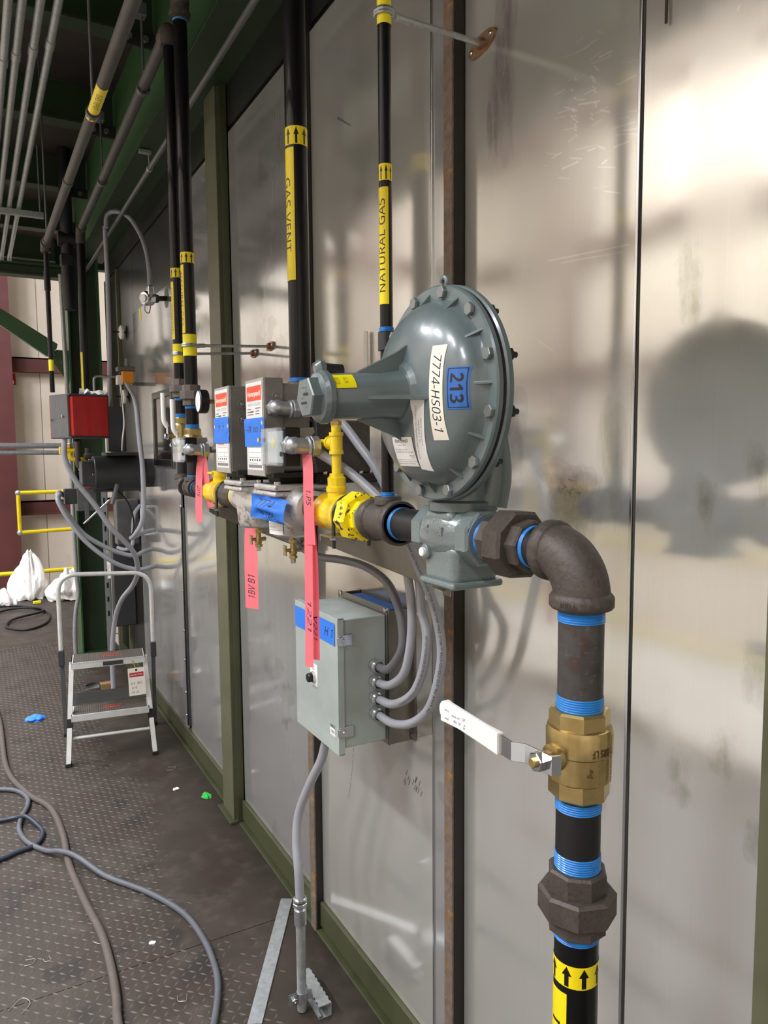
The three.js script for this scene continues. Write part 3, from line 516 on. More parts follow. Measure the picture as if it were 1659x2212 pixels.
  // cast aluminium valve bodies
  const valveBody = (z, label, far) => {
    const t = T('gas_valve', label, 'valve', H(z));
    M('body', [lathe([[0, 1.374], [0.042, 1.374], [0.05, 1.379], [0.055, 1.39], [0.058, 1.42], [0.062, 1.46], [0.066, 1.482], [0, 1.486]], [GX, 0, z], UP, 44, 0.5), lathe([[0.03, -0.135], [0.042, -0.132], [0.044, -0.105], [0.050, -0.07], [0.058, 0], [0.050, 0.07], [0.044, 0.105], [0.042, 0.132], [0.03, 0.135]], H(z), FAR, 40, 0.6)], m_alu, t);
    M('lower_flange', bx(GX - 0.075, GX + 0.075, 1.478, 1.491, z - 0.075, z + 0.075, 0.006), m_alu, t);
    M('bonnet_flange', bx(GX - 0.075, GX + 0.075, 1.493, 1.508, z - 0.075, z + 0.075, 0.006), m_alu, t);
    for (const [a, b] of [[-1, -1], [-1, 1], [1, 1], [1, -1]]) M('bolt', nut(0.008, 0.008, [GX + a * 0.062, 1.508, z + b * 0.062], UP), m_chrome, t);
    const p = T('petcock', 'brass petcock hanging under the ' + far + ' cast valve', 'valve', [GX, 1.30, z]);
    M('body', [rod([GX, 1.374, z], [GX, 1.362, z], 0.008), nut(0.0105, 0.009, [GX, 1.356, z], UP), lathe([[0, 0], [0.007, 0], [0.0075, 0.006], [0.0105, 0.012], [0.0105, 0.02], [0.0075, 0.027], [0.0075, 0.04], [0, 0.04]], [GX, 1.318, z], UP, 20), nut(0.011, 0.008, [GX, 1.316, z], UP), nut(0.009, 0.006, [GX, 1.326, z], UP)], m_brass, p);
    M('wing', [rod([GX - 0.022, 1.338, z], [GX + 0.022, 1.338, z], 0.0045), extr([[-0.011, -0.013], [0.011, -0.013], [0.006, 0], [0.011, 0.013], [-0.011, 0.013], [-0.006, 0]], 0.004, 0.001).rotateY(-Math.PI / 2).translate(GX - 0.02, 1.338, z), nut(0.0065, 0.008, [GX + 0.012, 1.338, z], RIGHT)], m_brass, p);
    M('plug', nut(0.0072, 0.012, [GX, 1.304, z], UP, 4), m_chrome, p);
  };
  valveBody(-1.745, 'mottled cast aluminium gas valve body, the near one with crumpled blue tape on it', 'near');
  valveBody(-2.005, 'mottled cast aluminium gas valve body, the far one with only bare metal showing', 'far');
  const st = T('pipe_coupling', 'brown ribbed coupling between the far cast valve and the far yellow tee', 'pipe fitting', H(-2.22));
  M('body', lathe([[0.028, 0], [0.038, 0.002], [0.040, 0.02], [0.043, 0.03], [0.043, 0.05], [0.040, 0.06], [0.0415, 0.085], [0.0415, 0.12], [0.038, 0.13], [0.028, 0.132]], H(-2.165), FAR, 40, 0.5), m_iron, st);
  M('union_face', shell([[0.036, 0], [0.036, 0.03]], H(-2.137), FAR), m_tape, st);
  const y2 = T('pipe_tee', 'yellow painted tee left of the brown coupling, partly behind pink ribbons', 'pipe fitting', H(-2.38));
  M('body', [lathe([[0.03, 0], [0.0425, 0.003], [0.0425, 0.02], [0.0385, 0.026], [0.040, 0.07], [0.0385, 0.11], [0.0425, 0.118], [0.0425, 0.14], [0.03, 0.145]], H(-2.298), FAR, 40, 0.7), rod([GX, GH, -2.37], [GX, 1.52, -2.37], 0.021, 24), shell([[0.024, 0], [0.024, 0.018]], [GX, 1.505, -2.37], UP, 24)], m_yellow, y2);
  M('lever', [bx(GX - 0.03, GX + 0.03, 1.512, 1.52, -2.47, -2.36, 0.003)], m_yellow, y2);
  const ga = T('pressure_gauge', 'round white dial gauge left of the far valve actuator', 'gauge', [-0.34, 1.52, -2.37]);
  M('stem', bend([[GX, 1.52, -2.37], [GX, 1.745, -2.37], [-0.335, 1.745, -2.37]], 0.007, 0.02), m_brass, ga);
  M('case', lathe([[0, 0], [0.036, 0], [0.038, 0.004], [0.038, 0.026], [0.034, 0.03], [0.033, 0.027], [0, 0.027]], [-0.335, 1.745, -2.37], LEFT, 36), m_plasticB, ga);
  const dial = dec(canvas(256, 256, (x, w) => { x.fillStyle = '#f3f3f0'; x.fillRect(0, 0, w, w); x.strokeStyle = '#222'; x.lineWidth = 4; for (let i = 0; i <= 20; i++) { const a = 0.75 * Math.PI + i / 20 * 1.5 * Math.PI, r = i % 5 ? 100 : 88; x.beginPath(); x.moveTo(128 + 112 * Math.cos(a), 128 + 112 * Math.sin(a)); x.lineTo(128 + r * Math.cos(a), 128 + r * Math.sin(a)); x.stroke(); } x.beginPath(); x.moveTo(128, 128); x.lineTo(60, 190); x.lineWidth = 6; x.stroke(); }));
  M('dial', new THREE.CircleGeometry(0.033, 32).rotateY(-Math.PI / 2).translate(-0.3625, 1.745, -2.37), dial, ga);
  // far end: tee and elbow under the two left-hand pipes
  nipple('black pipe between the far yellow tee and the black end tee', H(-2.44), H(-2.66), 0.0245, m_blackS, [[0.205, 0.012]]);
  const ft = T('pipe_tee', 'black iron tee at the far end under the nearer of the two left-hand gas pipes', 'pipe fitting', H(-2.69));
  const bs = (o, d) => lathe([[0.024, 0], [0.034, 0], [0.035, 0.003], [0.035, 0.014], [0.03, 0.018]], o, d, 32, 0.7);
  M('body', [rod(H(-2.655), H(-2.73), 0.0305, 32), bs(H(-2.652), FAR), bs(H(-2.732), NEAR), rod(H(-2.69), [GX, 1.49, -2.69], 0.0305, 32), bs([GX, 1.493, -2.69], DOWN)], m_iron, ft);
  nipple('short black nipple between the black end tee and the end elbow', H(-2.728), H(-2.80), 0.0245, m_blackS, [[0.008, 0.014]]);
  const fe = T('pipe_elbow', 'black iron elbow at the far end of the gas line', 'pipe fitting', H(-2.83));
  const cc = new THREE.CatmullRomCurve3(Array.from({ length: 9 }, (_, i) => { const a = (i / 8) * Math.PI / 2; return new THREE.Vector3(GX, GH + 0.045 - 0.045 * Math.cos(a), -2.805 - 0.045 * Math.sin(a)); }));
  M('body', [new THREE.TubeGeometry(cc, 16, 0.03, 28), bs(H(-2.788), FAR), bs([GX, 1.495, -2.85], DOWN)], m_iron, fe);
}

// ---------- gas regulator ----------
{
  const RY = 1.68, RZC = -1.004, t = T('gas_regulator', 'large grey dish-shaped gas regulator with spring tube and handwritten tape', 'regulator', [GX, 1.37, -1.01]);
  const O = (x) => [x, RY, RZC];
  // front casing (profile: radius, distance to the left of x = -0.342)
  const prof = [[0.166, 0], [0.1685, 0.003], [0.1685, 0.010], [0.166, 0.013], [0.147, 0.013], [0.144, 0.016], [0.1405, 0.026], [0.135, 0.036], [0.125, 0.046], [0.108, 0.056], [0.088, 0.063], [0.066, 0.068], [0.050, 0.072], [0.043, 0.079]];
  const dome = (r) => { for (let i = prof.length - 1; i > 3; i--) if (r >= prof[i][0] - 1e-9 && r <= prof[i - 1][0]) { const k = (r - prof[i][0]) / (prof[i - 1][0] - prof[i][0]); return -0.342 - (prof[i][1] + k * (prof[i - 1][1] - prof[i][1])); } return -0.421; };
  const front = M('front_casing', lathe([[0, 0], ...prof, [0, 0.08]], O(-0.342), LEFT, 96, 0.5), m_reg, t);
  M('gasket', lathe([[0, 0], [0.167, 0], [0.167, 0.004], [0, 0.004]], O(-0.3385), LEFT, 96, 0.5), m_gasket, t);
  const rear = M('rear_casing', lathe([[0, 0], [0.166, 0], [0.170, 0.003], [0.170, 0.011], [0.166, 0.014], [0.147, 0.014], [0.135, 0.034], [0.11, 0.052], [0.07, 0.062], [0, 0.064]], O(-0.3385), RIGHT, 96, 0.5), m_reg, t);
  M('lifting_eye', [new THREE.TorusGeometry(0.0085, 0.0045, 10, 20).rotateY(Math.PI / 2).translate(-0.332, RY + 0.176, RZC)], m_reg, rear);
  // spring tube with four webs
  const tip = (g) => mg(Array.isArray(g) ? g : [g]).translate(0.38, -RY, 0).rotateZ(0.05).translate(-0.38, RY, 0);
  M('spring_tube', tip([lathe([[0, 0.06], [0.0425, 0.065], [0.037, 0.085], [0.035, 0.11], [0.0345, 0.196], [0.0335, 0.198], [0, 0.198]], O(-0.342), LEFT, 48, 0.5),
    ...[0, 90, 180, 270].map((d) => extr([[-0.4, 0.03], [-0.4, 0.078], [-0.409, 0.0735], [-0.418, 0.068], [-0.425, 0.064], [-0.49, 0.036], [-0.49, 0.03]], 0.0065, 0.0012).translate(0, 0, -0.00325).rotateX((d * Math.PI) / 180 + 0.12).translate(0, RY, RZC))]), m_reg, t);
  const cap = M('end_cap', tip([lathe([[0, 0], [0.037, 0.0], [0.0395, 0.003], [0.0395, 0.010], [0.036, 0.016], [0.028, 0.020], [0, 0.021]], O(-0.5395), LEFT, 48, 0.5), lathe([[0, -0.006], [0.012, -0.004], [0.0125, 0.004], [0.006, 0.010], [0, 0.010]], [-0.5445, RY + 0.042, RZC - 0.004], LEFT, 20, 0.7)]), m_reg, t);
  M('hexagon', tip(prism([[0, 0], [0.031, 0], [0.031, 0.015], [0.029, 0.017], [0, 0.017]], O(-0.558), LEFT, 6, 0.05)), m_reg, cap);
  const cl = dec(canvas(256, 256, (x) => { x.clearRect(0, 0, 256, 256); x.fillStyle = '#1c2020'; x.fillRect(110, 92, 90, 22); x.fillRect(60, 160, 104, 20); x.fillStyle = '#5f6b6a'; x.font = '18px sans-serif'; for (const [s, a, b] of [['CLOSING CAP', 70, 60], ['SEAL', 150, 84], ['TURN TO', 60, 140], ['CLOSE', 120, 210]]) x.fillText(s, a, b); }), { transparent: true });
  M('cap_lettering', tip(new THREE.PlaneGeometry(0.048, 0.048).rotateY(-Math.PI / 2).translate(-0.5755, RY, RZC)), cl, cap);
  const yl = dec(canvas(256, 128, (x, w, h) => { x.fillStyle = '#efe000'; x.fillRect(0, 0, w, h); txt(x, 'SET 2 PSI', 120, 40, 30, { fill: '#7c7c10' }); txt(x, 'REL 7774', 130, 84, 26, { fill: '#8a8a14' }); }));
  M('yellow_tag', tip(new THREE.CylinderGeometry(0.0358, 0.0358, 0.042, 20, 1, true, 0, 0.72).rotateY(-1.0).rotateX(0).applyMatrix4(new THREE.Matrix4().makeRotationZ(Math.PI / 2)).rotateX(-1.3).translate(-0.527, RY, RZC)), yl, t);
  M('vent_plug', [rod([-0.5, RY + 0.032, RZC - 0.03], [-0.545, RY + 0.034, RZC - 0.034], 0.012, 20)], m_gasket, t);
  // rim bolts and little ribs
  for (let i = 0; i < 12; i++) {
    const a = ((12 + i * 30) * Math.PI) / 180, y = RY + 0.157 * Math.cos(a), z = RZC + 0.157 * Math.sin(a);
    M('rim_bolt', [nut(0.0098, 0.0075, [-0.355, y, z], LEFT, 6, i * 0.4)], m_bolt, t);
    M('rim_nut', [nut(0.0095, 0.008, [-0.3245, y, z], RIGHT, 6, i), rod([-0.32, y, z], [-0.308, y, z], 0.0045, 10)], m_boltDk, t);
    const b = a + Math.PI / 12;
    M('rib', extr([[-0.354, 0.158], [-0.374, 0.137], [-0.354, 0.132]], 0.0042, 0.0006).translate(0, 0, -0.0021).rotateX(b).translate(0, RY, RZC), m_reg, front);
  }
  // neck and body casting
  M('neck', [lathe([[0, 0], [0.057, 0], [0.057, 0.014], [0.051, 0.018], [0.049, 0.05], [0.045, 0.09], [0, 0.1]], [-0.29, 1.493, -1.012], UP, 48, 0.5), tube([[-0.262, 1.50, -0.985], [-0.252, 1.56, -0.985], [-0.262, 1.63, -0.99], [-0.285, 1.66, -0.996]], 0.034, 24), rod([-0.338, 1.525, -0.99], [-0.3415, 1.525, -0.988], 0.007, 16)], m_reg, t);
  const body = M('body', [lathe([[0.028, -0.084], [0.039, -0.084], [0.042, -0.08], [0.043, -0.05], [0.05, -0.03], [0.053, 0], [0.05, 0.03], [0.043, 0.05], [0.042, 0.08], [0.039, 0.084], [0.028, 0.084]], [GX, GH, -1.012], FAR, 48, 0.5),
    nut(0.0465, 0.034, [GX, GH, -0.929], FAR, 8, 0.39), nut(0.0465, 0.034, [GX, GH, -1.061], FAR, 8, 0.39),
    bx(-0.345, -0.255, 1.374, 1.44, -1.05, -0.958, 0.014), bx(-0.35, -0.25, 1.37, 1.382, -1.055, -0.953, 0.005), bx(-0.343, -0.257, 1.43, 1.495, -1.052, -0.972, 0.012)], m_regCast, t);
  M('arrow', extr([[-1.04, 0], [-1.026, 0.008], [-1.026, 0.003], [-0.992, 0.003], [-0.992, 0.007], [-0.984, 0.007], [-0.984, -0.007], [-0.992, -0.007], [-0.992, -0.003], [-1.026, -0.003], [-1.026, -0.008]], 0.004, 0.001).rotateY(-Math.PI / 2).translate(-0.348, 1.462, 0), m_regCast, body);
  M('boss', shell([[0.0135, 0], [0.0125, 0.009], [0.011, 0.010]], [-0.342, 1.424, -1.036], LEFT, 28), m_regCast, body);
  M('plug', shell([[0.0075, 0], [0.0075, 0.006], [0.0065, 0.007]], [-0.351, 1.424, -1.036], LEFT, 24), m_white, t, { label: 'white plastic plug' });
  // paper stuck on the dome: a sheet wrapped to the dome's surface
  const patch = (cy, cz, w, h, rot, m, name) => {
    const g = new THREE.PlaneGeometry(w, h, 14, 20), p = g.attributes.position, c = Math.cos(rot), s = Math.sin(rot);
    for (let i = 0; i < p.count; i++) { const a = p.getX(i), b = p.getY(i), z = cz + a * c - b * s, y = cy + a * s + b * c, r = Math.hypot(y, z); p.setXYZ(i, dome(Math.max(0.044, r)) - 0.0009, RY + y, RZC + z); }
    g.computeVertexNormals(); return M(name, g, m, t);
  };
  const m_job = dec(hand(1024, 180, '#e9e4d2', [['7774-HS03-1', 512, 92, 150, 0]]), { roughness: 0.7 });
  patch(-0.004, 0.087, 0.138, 0.025, -Math.PI / 2, m_job, 'masking_tape');
  const m_213 = dec(canvas(512, 256, (x, w, h) => { x.fillStyle = '#2f68b4'; x.fillRect(0, 0, w, h); x.strokeStyle = '#1a1c26'; x.lineWidth = 12; x.strokeRect(18, 22, w - 40, h - 44); txt(x, '213', 256, 132, 210, { fill: '#221c22', font: 'bold', sx: 1.1 }); }), { roughness: 0.65 });
  patch(0.001, 0.120, 0.06, 0.029, -Math.PI / 2, m_213, 'painter_tape');
  const m_strip = dec(canvas(1024, 220, (x, w, h) => { x.fillStyle = '#eceae6'; x.fillRect(0, 0, w, h); txt(x, 'Hexcel Corporation', 480, 60, 44, { font: 'normal', fill: '#555' }); txt(x, 'Lady Job # 7774', 470, 108, 44, { font: 'normal', fill: '#666' }); txt(x, '7774 Main Gas Regulator Right to Left', 500, 168, 44, { font: 'normal', fill: '#555' }); }), { roughness: 0.7 });
  patch(-0.063, 0.046, 0.112, 0.0235, -Math.PI / 2 - 0.14, m_strip, 'paper_strip');
  const m_rate = dec(canvas(512, 440, (x, w, h) => { x.fillStyle = '#efeeea'; x.fillRect(0, 0, w, h); txt(x, 'Honeywell', 240, 56, 76, { fill: '#222', sx: 0.9 }); txt(x, 'Denver, 58202', 250, 120, 28, { font: 'normal' }); txt(x, 'IN = 10 MAX 150 PSIG', 30, 190, 34, { align: 'left', font: 'normal', fill: '#333' }); txt(x, 'DESIGN TEMP RANGE CLASS 1 (-20+150F)', 30, 228, 30, { align: 'left', font: 'normal', sx: 0.82, fill: '#333' }); txt(x, '96000950', 430, 280, 26, { font: 'normal' }); txt(x, '99.2.00', 440, 308, 26, { font: 'normal' }); x.fillStyle = '#444'; x.fillRect(20, 338, 470, 4); txt(x, 'NOTICE: This is a relief, installation & supplemental control device', 20, 368, 22, { align: 'left', font: 'normal', sx: 0.75 }); txt(x, 'equipment must be installed per state and federal rules', 20, 398, 22, { align: 'left', font: 'normal', sx: 0.8 }); }), { roughness: 0.6 });
  patch(-0.09, -0.006, 0.062, 0.046, 0, m_rate, 'rating_label');
}

// ---------- upright pipes ----------
const TW = [0, Math.PI * 2], D2 = Math.PI / 180;
const yellowClamp = (t, x, z, r, y0, y1, foot, plateTurn, ps = 1, rr = 0.0052) => {      // yellow wrap, split-ring clamp, threaded rod and copper wall plate
  M('yellow_wrap', wrap(x, y0, y1, z, r + 0.0012, ...TW), m_tape, t);
  const ym = (y0 + y1) / 2, c = M('ring_clamp', [lathe([[r, 0], [r + 0.006, 0.001], [r + 0.0075, 0.003], [r + 0.006, 0.006], [r + 0.0075, 0.009], [r + 0.006, 0.013], [r, 0.014]], [x, ym - 0.007, z], UP, 36, 0.5), bx(x + r, x + r + 0.012, ym - 0.007, ym + 0.007, z - 0.008, z + 0.006, 0.002)], m_zinc, t);
  const d = V(foot).sub(V([x, ym, z])).normalize(), s = V([x, ym, z]).addScaledVector(d, r + 0.004);
  M('rod_socket', rod(s.toArray(), s.clone().addScaledVector(d, 0.026).toArray(), 0.0075, 12), m_galv, c);
  M('hanger_rod', rod(s.clone().addScaledVector(d, 0.012).toArray(), foot, rr, 12), m_galv, t);
  M('wall_plate', [new THREE.CylinderGeometry(0.019 * ps, 0.019 * ps, 0.006, 36).scale(1, 1, 2.5).rotateZ(Math.PI / 2).rotateX(plateTurn).translate(-0.003, foot[1], foot[2]), shell([[0.013, 0], [0.0105, 0.012]], [-0.004, foot[1], foot[2]], LEFT, 20)], m_copper, t);
  for (const k of [-1, 1]) M('plate_screw', shell([[0.0058, 0], [0.005, 0.003], [0.002, 0.005]], [-0.0055, foot[1] - k * 0.034 * ps * Math.sin(plateTurn), foot[2] + k * 0.034 * ps * Math.cos(plateTurn)], LEFT, 14), m_chrome, t);
};
{
  // thin natural gas pipe from the iron tee
  const z = -1.25, r = 0.0122, t = T('gas_pipe', 'thin black upright gas pipe behind the grey regulator, lettered in yellow', 'pipe', [GX, 1.5, z]);
  M('pipe', rod([GX, 1.5, z], [GX, 3.55, z], r, 24), m_black, t);
  M('thread_tape', tape([GX, 1.502, z], UP, 0.008, r + 0.001), m_ptfe, t);
  M('coupling', [shell([[0.0165, 0], [0.0165, 0.034]], [GX, 1.78, z], UP, 24)], m_boltDk, t);
  M('thread_tape', tape([GX, 1.815, z], UP, 0.008, r + 0.001), m_ptfe, t);
  M('arrow_band', wrap(GX, 2.09, 2.12, z, r + 0.0005, ...TW), m_arrows, t);
  M('pipe_marker', wrap(GX, 1.865, 2.078, z, r + 0.0006, -128 * D2, -4 * D2), m_ngUp, t);
  yellowClamp(t, GX, z, r, 2.366, 2.41, [0, 2.453, -1.352], -0.16, 1, 0.0062);
}
{
  // gas vent riser behind the valve train
  const x = -0.2, z = -1.915, r = 0.0295, t = T('gas_vent_pipe', 'thick glossy black vent pipe rising behind the near actuator, lettered in yellow', 'pipe', [x, 1.76, z]);
  M('pipe', rod([x, 1.775, z], [x, 3.55, z], r, 40), m_black, t);
  M('thread_tape', tape([x, 1.768, z], UP, 0.018, r), m_ptfe, t);
  M('arrow_band', wrap(x, 2.395, 2.442, z, r + 0.0006, ...TW), m_arrows, t);
  M('pipe_marker', wrap(x, 2.045, 2.388, z, r + 0.0007, -126 * D2, -37 * D2), m_gv, t);
  const e = T('pipe_elbow', 'brown iron elbow under the vent pipe with blue-taped spigot', 'pipe fitting', [x, 1.68, z]);
  const bs = (o, d) => lathe([[0.028, 0], [0.039, 0], [0.041, 0.003], [0.041, 0.015], [0.036, 0.02]], o, d, 36, 0.7);
  const c = new THREE.CatmullRomCurve3(Array.from({ length: 9 }, (_, i) => { const a = (i / 8) * Math.PI / 2; return new THREE.Vector3(x - 0.0 + 0.0 * a, 1.69 + 0.06 * Math.sin(a) - 0.0, z + 0.06 - 0.06 * Math.sin(a)); }));
  M('body', [tube([[x, 1.775, z], [x, 1.745, z], [x, 1.712, z + 0.012], [x, 1.695, z + 0.045], [x, 1.693, z + 0.08]], 0.0355, 32), bs([x, 1.772, z], DOWN), bs([x, 1.693, z + 0.085], FAR)], m_iron, e);
  M('thread_tape', tape([x, 1.693, z + 0.085], NEAR, 0.02, 0.031), m_ptfe, e);
}
const uprights = (label, z, r, Y, mkTop) => {
  const t = T('gas_pipe', label, 'pipe', [GX, Y.pipe, z]);
  M('pipe', rod([GX, Y.pipe, z], [GX, Y.top, z], r, 32), m_black, t);
  M('arrow_band', wrap(GX, Y.band[0], Y.band[1], z, r + 0.0006, ...TW), m_arrows, t);
  M('pipe_marker', wrap(GX, Y.mark[0], Y.mark[1], z, r + 0.0007, -120 * D2, -50 * D2), Y.up ? m_ngUp : m_ngDn, t);
  M('thread_tape', tape([GX, Y.top - 0.012, z], UP, 0.018, r), m_ptfe, t);
  yellowClamp(t, GX, z, r, Y.wrap[0], Y.wrap[1], Y.foot, -0.1, 0.85);
  pipeUnion('grey iron union in the ' + Y.which, [GX, Y.un[0], z], UP, [Y.un[1] - Y.un[0], Y.un[2] - Y.un[1], Y.un[3] - Y.un[2]], [r + 0.0085, r + 0.019, r + 0.0085], m_ironL, 0.4);
  nipple('black nipple under the union of the ' + Y.which, [GX, Y.valve[1] - 0.008, z], [GX, Y.un[0] + 0.005, z], r, m_black, [[0.008, 0.014], [Y.un[0] - Y.valve[1] - 0.002, 0.009]]);
  const v = T('ball_valve', 'brass ball valve with white lever in the ' + Y.which, 'valve', [GX, Y.valve[0], z]);
  const H = Y.valve[1] - Y.valve[0], ym = (Y.valve[0] + Y.valve[1]) / 2, rr = r * 1.48;
  M('body', [lathe([[0, 0.02], [rr * 0.86, 0.022], [rr, 0.03], [rr, H - 0.03], [rr * 0.86, H - 0.022], [0, H - 0.02]], [GX, Y.valve[0], z], UP, 36, 0.5), nut(r * 1.34, 0.03, [GX, Y.valve[0], z], UP, 8, 0.2), nut(r * 1.34, 0.03, [GX, Y.valve[1] - 0.03, z], UP, 8, 0.2), shell([[0.015, 0], [0.012, 0.03]], [GX - rr + 0.008, ym, z], LEFT, 18)], m_brass, v);
  const xl = GX - rr - 0.02;
  const lv = M('lever', [bx(xl - 0.003, xl, ym - 0.012, ym + 0.055, z - 0.011, z + 0.011, 0.001), nut(0.011, 0.01, [xl - 0.002, ym, z], LEFT)], m_chrome, v);
  M('grip', tube([[xl - 0.001, ym + 0.035, z], [xl - 0.012, ym + 0.055, z], [xl - 0.014, ym + 0.09, z], [xl - 0.014, ym + 0.16, z]], 0.009, 12, 20).scale(1, 1, 1), m_white, lv);
  nipple('black nipple under the brass valve of the ' + Y.which, [GX, 1.488, z], [GX, Y.valve[0] + 0.006, z], r, m_blackS, [[0, 0.011]]);
};
uprights('nearer of the two left-hand black gas pipes, lettered in yellow and clamped to the wall', -2.69, 0.0235, { which: 'nearer left-hand gas pipe', pipe: 1.81, top: 3.07, band: [2.247, 2.283], mark: [2.003, 2.24], wrap: [1.924, 2.0], foot: [0, 1.974, -2.672], un: [1.748, 1.769, 1.80, 1.822], valve: [1.552, 1.667] });
uprights('farther of the two left-hand black gas pipes, its lettering reading upward', -2.85, 0.0215, { which: 'farther left-hand gas pipe', pipe: 1.84, top: 3.06, band: [2.228, 2.262], mark: [2.002, 2.212], wrap: [1.915, 1.985], foot: [0, 1.969, -2.856], un: [1.786, 1.805, 1.832, 1.856], valve: [1.572, 1.712], up: true });

// ---------- valve actuators ----------
const actLabel = (red) => canvas(256, 512, (x, w, h) => {
  x.fillStyle = '#d9d8d3'; x.fillRect(0, 0, w, h); x.fillStyle = '#e8431f'; x.fillRect(12, 22, w - 24, 86); txt(x, 'Honeywell', w / 2, 68, 40, { fill: '#f7e6dd' });
  txt(x, 'V4055D  ACTUATOR', w / 2, 130, 22, { font: 'normal', fill: '#666' });
  x.fillStyle = '#333'; for (let i = 0; i < 3; i++) { x.fillRect(20, 152 + i * 16, 60 + (i * 37) % 40, 5); x.fillRect(150, 150 + i * 16, 80 - (i * 23) % 30, 5); } x.fillRect(70, 166, 50, 9);
  for (let i = 0; i < 7; i++) x.fillRect(40 + (i % 3) * 8, 208 + i * 11, 170 - (i * 29) % 50, 4);
  x.fillStyle = '#8b8b8b'; x.fillRect(16, 292, w - 32, 14); x.fillStyle = '#d8c9c2'; x.fillRect(28, 310, w - 56, 60); x.fillStyle = red; for (let i = 0; i < 4; i++) x.fillRect(46, 318 + i * 12, 150 - (i * 31) % 60, 5);
  x.fillStyle = '#ecebe4'; x.fillRect(24, 380, w - 48, 92); x.strokeStyle = '#555'; x.lineWidth = 2; for (let i = 1; i < 3; i++) { x.strokeRect(24, 380, (w - 48) * i / 3, 92); x.strokeRect(24, 380, w - 48, 30 * i); }
  x.fillStyle = '#222'; for (let i = 0; i < 5; i++) x.fillRect(40 + i * 38, 448, 18, 12); x.fillStyle = '#77787a'; x.fillRect(20, 482, w - 40, 18);
});
function actuator(z0, z1, label, o) {
  const y0 = 1.532, y1 = 1.765, zm = (z0 + z1) / 2, t = T('valve_actuator', label, 'actuator', [-0.28, y0, zm]);
  M('housing', [bx(-0.383, -0.335, y0, y1, z0, z1, 0.003), bx(-0.335, -0.262, y0 + 0.008, y1 - 0.012, z0 + 0.006, z1 - 0.008, 0.004)], m_act, t);
  const f = M('front_plate', bx(-0.387, -0.382, y0 - 0.004, y1, z0 + 0.001, z1 - 0.001, 0.0015), m_actF, t);
  M('plate_label', new THREE.PlaneGeometry(Math.abs(z1 - z0) * 0.9, 0.215).rotateY(-Math.PI / 2).translate(-0.3876, y0 + 0.118, zm), dec(actLabel('#c0392b'), { roughness: 0.45 }), f);
  for (const [a, b] of [[0, 0.1], [1, 0.1]]) M('plate_screw', shell([[0.006, 0], [0.005, 0.004]], [-0.386, y0 + 0.125, z0 + (z1 - z0) * (a ? 0.96 : 0.04)], LEFT, 12), m_chrome, f);
  for (const [x, y] of o.knock) M('knockout_plug', [lathe([[0, 0.001], [0.006, 0.002], [0.009, 0.0015], [0.0115, 0.003], [0.0125, 0], [0, 0]], [x, y, z1 - 0.0005], NEAR, 24, 0.5), lathe([[0, 0.003], [0.003, 0.0045], [0.005, 0.002], [0, 0]], [x, y, z1], NEAR, 14)], m_act, t);
  M('base', [bx(-0.37, -0.262, y0 - 0.008, y0 + 0.004, z0 - 0.01, z1 + 0.012, 0.002), bx(-0.34, -0.26, 1.509, y0, zm - 0.04, zm + 0.04, 0.004)], m_darksteel, t);
  return t;
}
actuator(-2.105, -1.972, 'far valve actuator box with red-headed label and blue tape across it', { knock: [[-0.35, 1.715], [-0.35, 1.675]] });
actuator(-1.83, -1.70, 'near valve actuator box with red-headed label, right of its twin', { knock: [[-0.352, 1.72]] });
{
  const t = T('vent_valve', 'dark brown vent valve block behind the near actuator, between the two boxes and the wall', 'valve', [-0.2, 1.5, -1.79]);
  M('block', [bx(-0.256, -0.10, 1.53, 1.665, -1.86, -1.695, 0.006)], m_iron, t);
  M('flange', bx(-0.258, -0.08, 1.508, 1.53, -1.88, -1.66, 0.003), m_darksteel, t);
  for (const x of [-0.24, -0.19, -0.14, -0.1]) M('bolt', nut(0.006, 0.007, [x, 1.53, -1.675], UP), m_chrome, t);
  M('bracket', [bx(-0.256, -0.252, 1.60, 1.76, -1.705, -1.69), bx(-0.256, -0.2, 1.756, 1.76, -1.72, -1.69)], m_midgray, t);
}
// zinc 90-degree connector: leaves a face along +z, turns towards +x
function connector90(par, o, s = 1) {
  const [x, y, z] = o;
  const c = M('elbow_connector', [nut(0.019 * s, 0.012 * s, [x, y, z], NEAR, 6, 0.3), bend([[x, y, z + 0.008 * s], [x, y, z + 0.026 * s], [x + 0.036 * s, y - 0.003, z + 0.026 * s]], 0.0158 * s, 0.018 * s, 20), new THREE.SphereGeometry(0.0175 * s, 20, 12).scale(1, 1, 0.8).translate(x + 0.002, y, z + 0.026 * s), lathe([[0.0158 * s, 0], [0.0205 * s, 0.002], [0.0205 * s, 0.005], [0.0158 * s, 0.007]], [x + 0.028 * s, y - 0.003, z + 0.026 * s], RIGHT, 24, 0.5)], m_zinc, par);
  M('gland_nut', nut(0.0215 * s, 0.018 * s, [x + 0.035 * s, y - 0.003, z + 0.026 * s], RIGHT, 8, 0.2), m_zinc, c);
  return c;
}
